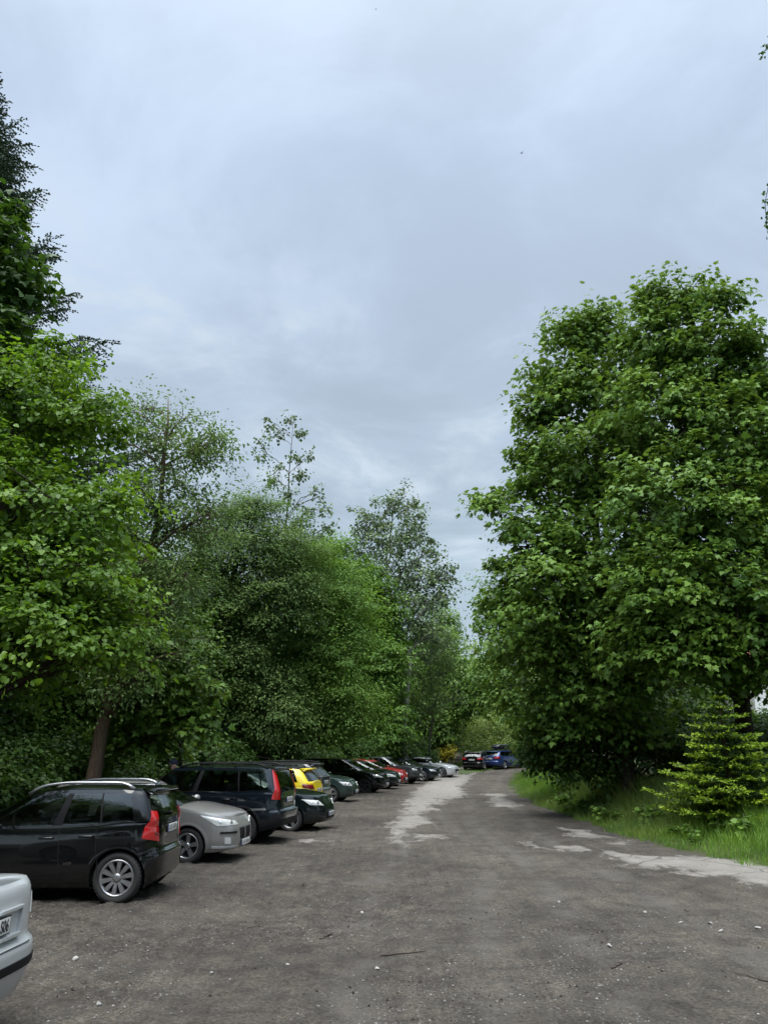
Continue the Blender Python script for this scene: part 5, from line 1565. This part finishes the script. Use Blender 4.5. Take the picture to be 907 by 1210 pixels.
# 2 black compact van
d2 = spec('mpv', spokes=10, rails=(.12, -1.40, M_ALU, .075), spoiler=.09, wiper=1.13, aerial=-1.5, glass_side=MG_TINT, plateR=.93, black_pillars=True,
          fittings=[([(.66, .63), (.92, .63), (.92, .70), (.66, .685)], lambda: PB, 'R', .014, 'bumper_corner')], clad=False, R=.330, ro=.56, roof=[(.22, 1.43), (-.1, 1.495), (-.5, 1.535), (-1.2, 1.535), (-1.75, 1.48)], gh_base=(1.06, -1.80), gh_top=(.22, -1.64), gtop=.155, gin=.035, mirror_x=.60, doors=[.86, -.475, -1.0], handles=[-.28, -.84], seat_x=-.2,
          shoulder=[(2.17, .70), (2.09, .77), (1.85, .86), (1.5, .94), (1.15, .97), (.6, .965), (0, .965), (-.8, .99), (-1.4, 1.04), (-1.87, 1.07)], bottom=[(2.17, .26), (1.7, .21), (-1.6, .21), (-1.87, .31)],
          taillights=[([(.58, .78), (.88, .84), (.78, 1.20), (.64, 1.18)], M_RED, 'R'), ([(.60, .84), (.74, .87), (.72, .95), (.61, .93)], M_REDD, 'R')], windows=[(.66, -.42), (-.53, -.95), (-1.01, -1.43)])
c2, s2 = make_car('parked_car', 'black compact van with silver roof rails, red tall tail lamps and ten spoke wheels', d2, PB, (-3.16, 12.50), 0, 'R', CG)
def badge(root, sh, txt, x, z, side, size, mat):
    p = sh.pt('S', x, z)
    cu = bpy.data.curves.new('badge', 'FONT'); cu.body = txt; cu.size = size; cu.extrude = .002; cu.align_x = 'CENTER'
    to = bpy.data.objects.new('badge', cu); COL.objects.link(to); bpy.context.view_layer.update()
    me_ = bpy.data.meshes.new_from_object(to.evaluated_get(bpy.context.evaluated_depsgraph_get())); bpy.data.objects.remove(to)
    me_.materials.clear(); me_.materials.append(mat)
    t = link('badge', me_, root); t.location = (x, (p[1]+.004)*side, z); t.rotation_euler = (math.pi/2, 0, math.pi if side > 0 else 0)
badge(c2, s2, 'HTP', -.62, .50, 1, .06, M_CHROME)

# 3 grey hatchback, nose to the lane
M_LION = M_CHROME
d3 = spec('hatch', spokes=5, grille=(.40, .60, .33), bars=5, bar_mat=M_PLAS, plateF=.33, K=120, crease=True, glass_side=MG_TINT,
          headlights=[[(.34, .66), (.92, .665), (1.20, .85), (.44, .74)]],
          fittings=[([(.46, .515), (.86, .525), (.86, .56), (.46, .55)], M_PLAS, 'F', .012, 'bumper_strip'), ([(.62, .335), (.76, .345), (.76, .46), (.64, .45)], M_LAMP, 'F', .008, 'fog_lamp'), ([(.36, .255), (1.0, .275), (1.0, .315), (.36, .295)], lambda: PSIL, 'F', .010, 'bumper_lip')],
          front=[(.2, .07), (.30, .01), (.48, .0), (.58, .01), (.66, .06), (.74, .13), (.8, .18)])
c3, s3 = make_car('parked_car', 'warm grey hatchback with its nose to the lane beside the black compact van', d3, PGREY, (-2.72, 16.25), -8, 'F', CG)
e = MB()   # the animal emblem on the bonnet's leading edge, a small rearing figure
for seg_ in ([(-.02, 0), (0.0, .03), (.01, .06), (.03, .085)], [(0, .03), (.035, .035)], [(.01, .06), (.045, .065)], [(-.02, 0), (-.03, -.04)], [(-.015, .005), (.015, -.035)], [(-.025, -.01), (-.05, .03)]):
    e.tube([(0, a, b_) for a, b_ in seg_], [.009]*len(seg_), 6)
eo = e.build('emblem', [M_CHROME], c3); p = s3.pt('F', 0.0, .66); eo.location = (p[0]-.03, 0, .665); eo.rotation_euler = (0, R(-38), 0)

# 4 dark off-roader
d4 = spec('suv', spokes=5, lowtrim=.55, clad=True, rails=(.30, -1.85, M_PLAS, .075), handle_black=False, spoiler=.05, glass_side=mat_glass('glass_seethrough', (.5, .58, .55)), glass_rear=mat_glass('glass_rear_clear', (.45, .52, .5)), wiper=1.16,
          fittings=[([(.30, .985), (.62, .985), (.62, 1.015), (.30, 1.015)], M_CHROME, 'R', .012, 'tailgate_strip'), ([(1.02, .735), (1.45, .725), (1.45, .765), (1.02, .775)], lambda: M_ALU, 'R', .006, 'bumper_trim')])
c4, s4 = make_car('parked_car', 'dark boxy off-roader with high red tail lamps in its rear pillars and black roof rails', d4, PBB, (-2.16, 19.2), -9, 'R', CG)
for xb in (-.05, -1.0):
    cb = MB(); z = float(s4.zr(xb))+.06
    cb.box((xb, 0, z), (.06, 1.30, .025), None, 0, .008)
    for sd in (1, -1): cb.box((xb, sd*(s4.wgt-.055), z-.01), (.11, .07, .05), None, 0, .012)
    cb.build('cross_bar', [M_PLAS], c4)

# 5 black hatchback, nose to the lane
d5 = spec('hatch', spokes=5, W=1.72, glass_side=MG_TINT, headlights=[[(.45, .63), (.92, .66), (1.12, .80), (.62, .76)]], rim=M_RIM)
make_car('parked_car', 'black hatchback with clear round headlamps, nose out beside the dark off-roader', d5, PBT, (-1.42, 21.95), -12, 'F', CG)
# 6 yellow
d6 = spec('hatch', spokes=5, black_roof=True, spoiler=.12, taillights=[([(.48, .86), (.95, .88), (1.0, 1.02), (.55, 1.0)], M_REDD, 'R')],
          roof=[(.30, 1.46), (-.1, 1.53), (-.6, 1.545), (-1.2, 1.52), (-1.75, 1.45)])
make_car('parked_car', 'bright yellow hatchback with a black roof, tail to the lane', d6, PYEL, (-1.98, 25.6), -10, 'R', CG)
# 7 graphite suv
d7 = spec('suv', spokes=5, W=1.8, taillights=[([(.60, .95), (.95, .96), (.92, 1.10), (.64, 1.10)], M_REDD, 'R')], rails=(.3, -1.8, M_PLAS, .05), spoiler=.12, lowtrim=.45,
          roof=[(.35, 1.54), (.0, 1.60), (-.6, 1.62), (-1.4, 1.60), (-2.02, 1.54)], gh_base=(1.02, -2.17), gh_top=(.40, -1.82))
make_car('parked_car', 'graphite crossover with dark red tail lamps, tail out beside the yellow hatchback', d7, PDG, (-2.0, 28.9), -12, 'R', CG)
# 8 dark green
d8 = spec('hatch', spokes=5, W=1.74, headlights=[[(.45, .62), (.90, .66), (1.08, .80), (.58, .76)]], taillights=[([(.55, .80), (.92, .82), (.95, 1.0), (.62, 1.0)], M_RED, 'R')])
make_car('parked_car', 'dark green hatchback with a rounded nose between the crossover and the black people carrier', d8, PGRE, (-1.12, 33.2), -12, 'F', CG)
# 9 black people carrier
d9 = spec('mpv', W=1.86, wb=2.85, fo=.92, ro=.98, R=.335, spokes=5, rim=M_RIMD,
          shoulder=[(2.345, .74), (2.26, .81), (2.0, .89), (1.65, .96), (1.3, 1.01), (.6, 1.02), (0, 1.02), (-.8, 1.05), (-1.5, 1.09), (-2.405, 1.11)],
          bottom=[(2.345, .25), (1.8, .21), (-1.8, .22), (-2.405, .33)], roof=[(.5, 1.52), (.1, 1.60), (-.5, 1.64), (-1.4, 1.62), (-2.15, 1.55)], gh_base=(1.42, -2.30), gh_top=(.46, -1.98),
          windows=[(1.05, -.15), (-.25, -1.15), (-1.22, -1.9)], doors=[1.15, -.2, -1.2], headlights=[[(.50, .70), (.98, .74), (1.16, .92), (.60, .86)]], grille=(.38, .60, .46))
make_car('parked_car', 'black people carrier with a long sloping windscreen and clear headlamps', d9, PB, (.16, 40.2), -14, 'F', CG)
# 10
d10 = spec('hatch', spokes=5, W=1.76)
make_car('parked_car', 'black hatchback half hidden between the people carrier and the red car', d10, PBT, (.82, 43.6), -16, 'F', CG)
# 11 red
d11 = spec('hatch', spokes=5, W=1.74)
make_car('parked_car', 'red hatchback, the only red car of the row', d11, PRED, (1.28, 46.8), -18, 'F', CG)
# 12
d12 = spec('suv', spokes=5, W=1.84, lowtrim=.45, roof=[(.35, 1.52), (.0, 1.59), (-.6, 1.61), (-1.3, 1.57), (-1.8, 1.49)], gh_base=(1.05, -2.15), gh_top=(.25, -1.60),
           shoulder=[(2.175, .84), (2.10, .92), (1.85, .99), (1.4, 1.03), (1.05, 1.06), (.6, 1.05), (0, 1.05), (-.8, 1.07), (-1.6, 1.10), (-2.245, 1.08)])
make_car('parked_car', 'graphite sloping crossover standing behind the red hatchback', d12, PDG, (2.25, 50.0), -20, 'F', CG)
# 13
d13 = spec('sedan', spokes=5, W=1.84, R=.34)
make_car('parked_car', 'low blue black saloon with pale wheels beside the silver coupe', d13, PBB, (3.65, 53.6), -22, 'F', CG)
# 14
d14 = spec('coupe', spokes=5)
make_car('parked_car', 'pale silver coupe with an arched roof, the only light car at the far bend', d14, PWS, (5.2, 57.4), -25, 'F', CG)
# 15
d15 = spec('estate', spokes=5, rails=(.0, -1.85, M_ALU, .05), spoiler=.12, glass_rear=MG_TINT)
make_car('parked_car', 'black estate car seen from behind beside the silver coupe', d15, PB, (7.0, 64.6), -110, 'R', CG)
# 16 blue with a roof box
d16 = spec('estate', spokes=5, rails=(.0, -1.85, M_PLAS, .05), spoiler=.10, glass_side=MG_TINT)
c16, s16 = make_car('parked_car', 'blue estate car with a black roof box parked at the bend', d16, PBLUE, (8.7, 66.6), -132, 'R', CG)
rb = MB()
zt = 1.50
for xb in (-.2, -1.15):
    cb = MB(); cb.box((xb, 0, zt+.045), (.06, 1.2, .03), None, 0, .008); cb.build('cross_bar', [M_PLAS], c16)
n_ = 15
vs = []; fs = []
for i in range(n_):
    q = i/(n_-1); x = .35-q*1.95; e_ = min(1, (min(q, 1-q)/.16+.0))**.5*.85+.15
    for k_ in range(16):
        t = 2*math.pi*k_/16
        cy_, sy_ = math.cos(t), math.sin(t)
        y = .42*np.sign(cy_)*abs(cy_)**.45*e_**.4; z = .20*np.sign(sy_)*abs(sy_)**.6*e_
        vs.append((x, y-.05, zt+.26+z))
for i in range(n_-1):
    for k_ in range(16): fs.append((i*16+k_, i*16+(k_+1) % 16, (i+1)*16+(k_+1) % 16, (i+1)*16+k_))
fs += [tuple(range(16))[::-1], tuple((n_-1)*16+k_ for k_ in range(16))]
rb.add(vs, fs, 0, True)
ox = MB.build(rb, 'roof_box', [mat_plain('roof_box_black', (.012, .012, .013), .3, coat=.6)], None)
ox.matrix_world = Matrix.Identity(4)
bpy.context.view_layer.update()
ox.location = c16.location; ox.rotation_euler = c16.rotation_euler
tag(ox, 'black roof box carried on the blue estate car', 'roof box')
# 17 dark car past the foliage
d17 = spec('hatch', spokes=5)
make_car('parked_car', 'dark car past the bend, mostly hidden behind the overhanging elm', d17, PB, (11.9, 70.5), -118, 'F', CG)
# ================================================================ loose things on the ground
rs = np.random.default_rng(41)
M_STONE = mat_plain('stone_grey', (0.30, 0.29, 0.27), 0.9, noise=0.35, nscale=14)
M_STONEW = mat_plain('stone_pale', (0.27, 0.262, 0.245), 0.85, noise=0.2, nscale=14)
M_STONED = mat_plain('stone_dark', (0.075, 0.070, 0.062), 0.95, noise=0.35, nscale=14)
M_TWIG = mat_plain('twig_wood', (0.060, 0.045, 0.034), 0.9, noise=0.3)
def rock(rng, r, sq=0.6):
    import bmesh
    bm = bmesh.new(); bmesh.ops.create_icosphere(bm, subdivisions=2, radius=1)
    a = rng.normal(size=(5, 3)); a /= np.linalg.norm(a, axis=1)[:, None]; cut = 0.25+0.35*rng.random(5)
    for v in bm.verts:
        p = np.array(v.co)
        for q in range(5):
            h = p@a[q]
            if h > cut[q]: p = p-a[q]*(h-cut[q])*0.9
        p *= r*np.array([1.2, .9, sq])
        v.co = Vector(p)
    vs = [tuple(v.co) for v in bm.verts]; bm.verts.index_update(); fs = [[v.index for v in f.verts] for f in bm.faces]; bm.free()
    return vs, fs
STN = [(660, 1064, .05, 'w', 'white stone lying alone in mid lane'), (632, 1098, .055, 'd', 'dark loose clod beside the dip in the lane'), (720, 1118, .065, 'w', 'pale stone, biggest of the scatter in the lane'), (803, 1089, .060, 'w', 'white stone in the row of stones below the pale asphalt'),
       (822, 1100, .05, 'd', 'dark stone between two white stones'), (838, 1091, .060, 'w', 'pale stone near the lane edge between darker ones'), (851, 1101, .070, 'w', 'pale flat stone at the end of the row of stones'), (785, 1084, .04, 'w', 'small white stone at the start of the row of stones'),
       (812, 1076, .035, 'd', 'small dark stone above the row of stones'), (762, 1078, .04, 'w', 'small pale stone left of the row of stones'), (250, 1154, .05, 'w', 'pale flake of stone before the silver saloon'), (428, 1078, .045, 'w', 'pale stone by the two churned wheel tracks'),
       (116, 1190, .05, 'w', 'pale stone flake near the silver bumper'), (90, 1135, .07, 's', 'sandy stone lump beside the silver saloon'), (340, 1142, .04, 'w', 'pale pebble in the churned earth'), (445, 1148, .05, 'w', 'flat pale stone by the thin stick'), (895, 1098, .06, 'w', 'white stone at the far right lane edge')]
for (u, v, r_, c_, lb) in STN:
    x, y = G(u, v)
    vs, fs = rock(rs, r_*0.58, .7); m = MB(); m.add(vs, fs, 0, False)
    o = m.build('loose_stone', [{'w': M_STONEW, 'd': M_STONED, 's': M_STONE}[c_]], None, (x, y, ground_z(x, y)+r_*.15)); o.rotation_euler = (0, 0, rs.random()*6)
    tag(o, lb, 'stone', 'loose stones on the lane')
# gravel: thousands of chips in one sheet
def gravel(n, seed, soil=False):
    rng = np.random.default_rng(seed)
    y = 4.2*(34/4.2)**rng.random(n); x = (rng.random(n)*2-1)*0.56*y
    cl = fbm(x*.8, y*.8, 3, 71)
    keep = (x < edge_r(y)-.05) & (x > edge_l(y)) & (rng.random(n) < sstep(.36, .66, cl)+.10)
    if soil: keep &= (rng.random(n) < sstep(0.50, 0.66, fbm(x*0.42+7, y*0.8, 4, 21))*(x < 3)+sstep(.56, .7, fbm(x*1.3, y*1.3, 3, 99))*.7)
    x = x[keep]; y = y[keep]; n = len(x)
    r_ = 0.0045+0.010*rng.random(n)**3.0
    if soil: r_ = 0.004+0.016*rng.random(n)**4
    zz_ = np.array([ground_z(a, b_) for a, b_ in zip(x, y)])
    base = np.array([(1, 0, 0), (0, 1, 0), (-1, 0, 0), (0, -1, 0), (0.1, .1, .75), (0, 0, -.5)])
    V = base[None]*(0.7+0.6*rng.random((n, 6, 1)))*r_[:, None, None]
    a = rng.random(n)*6.28; ca, sa = np.cos(a), np.sin(a)
    Vx = V[..., 0]*ca[:, None]-V[..., 1]*sa[:, None]; Vy = V[..., 0]*sa[:, None]+V[..., 1]*ca[:, None]
    V = np.stack([Vx+x[:, None], Vy+y[:, None], V[..., 2]+zz_[:, None]+r_[:, None]*.1], -1)
    T = np.array([(0, 1, 4), (1, 2, 4), (2, 3, 4), (3, 0, 4)])
    F = (np.arange(n)[:, None, None]*6+T[None]).reshape(-1, 3)
    return V.reshape(-1, 3), F, np.repeat(rng.random(n), 6)
kq = NT('gravel_chips'); a_ = kq.n('ShaderNodeAttribute', attribute_name='var')
bq = kq.n('ShaderNodeBsdfPrincipled'); bq.inputs['Roughness'].default_value = .9
kq.l(kq.ramp(a_.outputs['Fac'], [(0, (.07, .066, .06)), (.72, (.17, .165, .155)), (.93, (.17, .165, .155)), (1.0, (.32, .31, .29))]), bq.inputs[0]); kq.l(bq.outputs[0], kq.out.inputs[0])
ks_ = NT('soil_crumbs'); a_ = ks_.n('ShaderNodeAttribute', attribute_name='var'); bq = ks_.n('ShaderNodeBsdfPrincipled'); bq.inputs['Roughness'].default_value = .95; bq.inputs['Specular IOR Level'].default_value = .1
ks_.l(ks_.ramp(a_.outputs['Fac'], [(0, (.022, .017, .014)), (.8, (.06, .05, .042)), (1.0, (.10, .088, .075))]), bq.inputs[0]); ks_.l(bq.outputs[0], ks_.out.inputs[0])
sv, sf_, svar_ = gravel(34000, 17, True)
tag(np_mesh('soil_crumbs', sv, sf_, ks_.m, {'var': svar_}), 'dark crumbs of churned soil and litter scattered over the car park', kind='stuff')
gv, gf_, gvar = gravel(34000, 7)
tag(np_mesh('gravel', gv, gf_, kq.m, {'var': gvar}), 'fine gravel chips scattered over the earth of the car park', kind='stuff')
# sticks
for (u, v, ln, an, lb) in [(478, 1128, .55, .4, 'thin bent stick on the earth in mid lane'), (385, 1106, .35, 1.2, 'short dark stick in the churned wheel tracks'), (898, 1158, .45, 2.2, 'forked twig lying at the lane edge'), (728, 1140, .25, .9, 'short twig beside the biggest pale stone'), (300, 1098, .4, .2, 'dark stick lying across the churned earth')]:
    x, y = G(u, v); m = MB(); n_ = 6
    pts = []
    for i in range(n_):
        q = i/(n_-1)-.5
        px_, py_ = x+q*ln*math.cos(an)+.03*math.sin(i*2.1), y+q*ln*math.sin(an)+.03*math.cos(i*1.3)
        pts.append((px_, py_, ground_z(px_, py_)+.008))
    m.tube(pts, [.008, .008, .007, .006, .005, .003], 6)
    s_ = pts[3]; m.tube([s_, (s_[0]+.05, s_[1]+.05, s_[2]+.012), (s_[0]+.07, s_[1]+.11, s_[2]+.006)], [.005, .004, .002], 5)
    tag(m.build('twig', [M_TWIG]), lb, 'twig', 'twigs lying on the lane')

# ================================================================ the man behind the off-roader
def skin_figure(name, joints, edges, mat, parent, sub=2):
    me = bpy.data.meshes.new(name); me.from_pydata([j[0] for j in joints], edges, []); me.update()
    o = link(name, me, parent)
    sk = o.modifiers.new('skin', 'SKIN'); ss = o.modifiers.new('sub', 'SUBSURF'); ss.levels = ss.render_levels = sub
    for i, j in enumerate(joints):
        r_ = j[1] if hasattr(j[1], '__len__') else (j[1], j[1])
        me.skin_vertices[0].data[i].radius = r_
    me.skin_vertices[0].data[0].use_root = True
    bpy.context.view_layer.update()
    ev = o.evaluated_get(bpy.context.evaluated_depsgraph_get())
    m2 = bpy.data.meshes.new_from_object(ev); o.modifiers.clear(); o.data = m2
    m2.materials.clear(); m2.materials.append(mat)
    m2.polygons.foreach_set('use_smooth', [True]*len(m2.polygons))
    return o
M_SKIN = mat_plain('skin', (.46, .27, .20), .55)
M_SHIRT = mat_plain('shirt_pale_blue', (.26, .36, .42), .9, noise=.1)
M_TROU = mat_plain('trousers_dark', (.03, .033, .04), .9, noise=.2)
M_CAP = mat_plain('cap_navy', (.014, .020, .040), .85, noise=.15)
M_SHOE = mat_plain('shoe_dark', (.02, .018, .016), .6)
px_, py_ = -5.30, 20.42
man = empty('person', (px_, py_, gzf(px_, py_)), R(-70))
tag(man, 'man in a navy cap and pale shirt standing beyond the dark off-roader', 'person')
J = [((0, 0, .96), (.150, .11)), ((0, 0, 1.18), (.150, .10)), ((0, .01, 1.38), (.17, .10)), ((0, .0, 1.47), (.07, .07)), ((0, -.015, 1.54), (.052, .055)), ((0, -.02, 1.62), (.070, .090)), ((0, -.015, 1.70), (.074, .095)),
     ((-.09, 0, .90), (.09, .10)), ((-.10, -.02, .50), (.062, .065)), ((-.10, .01, .10), (.042, .045)), ((.09, 0, .90), (.09, .10)), ((.10, -.02, .50), (.062, .065)), ((.10, .01, .10), (.042, .045)),
     ((-.20, 0, 1.40), (.055, .055)), ((-.25, .02, 1.14), (.043, .043)), ((-.24, -.10, .90), (.033, .030)), ((.20, 0, 1.40), (.055, .055)), ((.25, .02, 1.14), (.043, .043)), ((.24, -.10, .90), (.033, .030)),
     ((-.235, -.13, .83), (.036, .018)), ((.235, -.13, .83), (.036, .018))]
E = [(0, 1), (1, 2), (2, 3), (3, 4), (4, 5), (5, 6), (0, 7), (7, 8), (8, 9), (0, 10), (10, 11), (11, 12), (2, 13), (13, 14), (14, 15), (2, 16), (16, 17), (17, 18), (15, 19), (18, 20)]
skin_figure('body', J, E, M_SKIN, man)
for sx in (-1, 1):      # hands: four fingers and a thumb, lightly curled
    h = MB()
    for i in range(4):
        bx = sx*(.235+(i-1.5)*0.0), -.13+(i-1.5)*.019
        ln = (.070, .080, .075, .058)[i]
        h.tube([(sx*.235, bx[1], .815), (sx*.238, bx[1]-.004, .815-ln*.55), (sx*.228, bx[1]-.006, .815-ln)], [.0095, .0085, .006], 8)
    h.tube([(sx*.23, -.165, .845), (sx*.215, -.185, .815), (sx*.212, -.188, .785)], [.012, .010, .007], 8)
    h.build('hand', [M_SKIN], man)
f = MB()      # face: nose, ears, eyes, mouth
f.tube([(0, -.112, 1.665), (0, -.135, 1.635), (0, -.118, 1.622)], [.010, .015, .012], 8)
for sx in (-1, 1): f.ball((sx*.078, -.01, 1.645), (.012, .022, .034), 10)
f.build('face', [M_SKIN], man)
f2 = MB()
for sx in (-1, 1): f2.ball((sx*.031, -.103, 1.668), (.013, .010, .008), 10)
f2.tube([(-.025, -.104, 1.592), (0, -.110, 1.590), (.025, -.104, 1.592)], [.004, .006, .004], 6)
f2.build('eyes_and_mouth', [mat_plain('eye_dark', (.03, .018, .015), .4)], man)
cp = MB()
cp.lathe([(.090, 0), (.095, .03), (.088, .07), (.062, .10), (.001, .115)], 20, 0, Matrix.Translation((0, -.015, 1.69)) @ Matrix.Diagonal((.96, 1.15, 1, 1)))
vs = []
for i in range(9):
    t = math.pi*(i/8)+math.pi
    vs += [(.080*math.cos(t), -.02+.10*math.sin(t), 1.700), (.085*math.cos(t), -.05+.165*math.sin(t), 1.685)]
cp.add(vs, [(2*i, 2*i+1, 2*i+3, 2*i+2) for i in range(8)], 0, True)
cp.build('cap', [M_CAP], man)
JS = [((0, 0, .98), (.165, .125)), ((0, 0, 1.18), (.163, .115)), ((0, .01, 1.38), (.180, .113)), ((0, .0, 1.455), (.085, .080)), ((-.20, 0, 1.40), (.068, .068)), ((-.245, .02, 1.17), (.056, .056)), ((.20, 0, 1.40), (.068, .068)), ((.245, .02, 1.17), (.056, .056))]
skin_figure('shirt', JS, [(0, 1), (1, 2), (2, 3), (2, 4), (4, 5), (2, 6), (6, 7)], M_SHIRT, man)
JT = [((0, 0, .97), (.16, .12)), ((-.09, 0, .88), (.10, .11)), ((-.10, -.02, .50), (.078, .08)), ((-.10, .01, .07), (.062, .064)), ((.09, 0, .88), (.10, .11)), ((.10, -.02, .50), (.078, .08)), ((.10, .01, .07), (.062, .064))]
skin_figure('trousers', JT, [(0, 1), (1, 2), (2, 3), (0, 4), (4, 5), (5, 6)], M_TROU, man)
for sx in (-1, 1):
    s_ = MB(); s_.ball((sx*.10, -.04, .05), (.05, .13, .05), 14); s_.build('shoe', [M_SHOE], man)

# ================================================================ birds high over the lane
def bird(u, v, Y, lb, s):
    p = P(u, v, Y); root = empty('flying_bird', p, R(35)); tag(root, lb, 'bird', 'birds in the sky')
    b = MB(); b.ball((0, 0, 0), (.16*s, .055*s, .055*s), 10); b.ball((.16*s, 0, .015*s), (.045*s, .035*s, .035*s), 8); b.tube([(.2*s, 0, .01*s), (.235*s, 0, 0)], [.012*s, .003*s], 6)
    b.add([(-.12*s, .03*s, 0), (-.12*s, -.03*s, 0), (-.27*s, -.06*s, .01*s), (-.27*s, .06*s, .01*s)], [(0, 1, 2, 3)])
    mm = mat_plain('feathers_dark', (.02, .02, .024), .8)
    b.build('body', [mm], root)
    for sd in (1, -1):
        w_ = MB(); w_.add([(.07*s, .04*s*sd, .02*s), (-.06*s, .04*s*sd, .02*s), (-.05*s, .22*s*sd, .12*s), (.06*s, .22*s*sd, .13*s), (-.10*s, .44*s*sd, .10*s)], [(0, 1, 2, 3), (3, 2, 4)])
        w_.build('wing', [mm], root)
bird(616, 181, 60, 'small dark bird gliding in mid sky', .55)
bird(444, 11, 70, 'tiny dark bird at the top of the sky', .38)
# ================================================================ low white house seen through a gap beside the verge
hs = empty('white_house', (25.6, 51, gzf(25.6, 51)), R(12)); tag(hs, 'white house with a red roof glimpsed through the trees beyond the fir', 'house')
M_WALLW = mat_plain('render_white', (.74, .74, .72), .9, noise=.05); M_ROOFR = mat_plain('roof_red', (.26, .07, .05), .85, noise=.3)
h = MB(); h.box((0, 0, 2.9), (9, 7, 5.8)); h.build('wall', [M_WALLW], hs)
h = MB(); h.add([(-4.9, -3.9, 5.75), (4.9, -3.9, 5.75), (4.9, 3.9, 5.75), (-4.9, 3.9, 5.75), (-4.9, 0, 8.2), (4.9, 0, 8.2)], [(0, 1, 5, 4), (2, 3, 4, 5), (0, 4, 3), (1, 2, 5), (0, 3, 2, 1)], 0, False); h.build('roof', [M_ROOFR], hs)
for x in (-2.6, 0.2, 2.8):
    f = MB(); f.box((x, -3.52, 1.7), (1.2, .06, 1.3)); fo = f.build('window', [M_CHROME if False else mat_plain('window_frame_white', (.7, .7, .7), .5)], hs)
    g = MB(); g.box((x, -3.555, 1.7), (1.02, .02, 1.12)); g.build('pane', [mat_plain('pane_dark', (.03, .04, .045), .08)], fo)
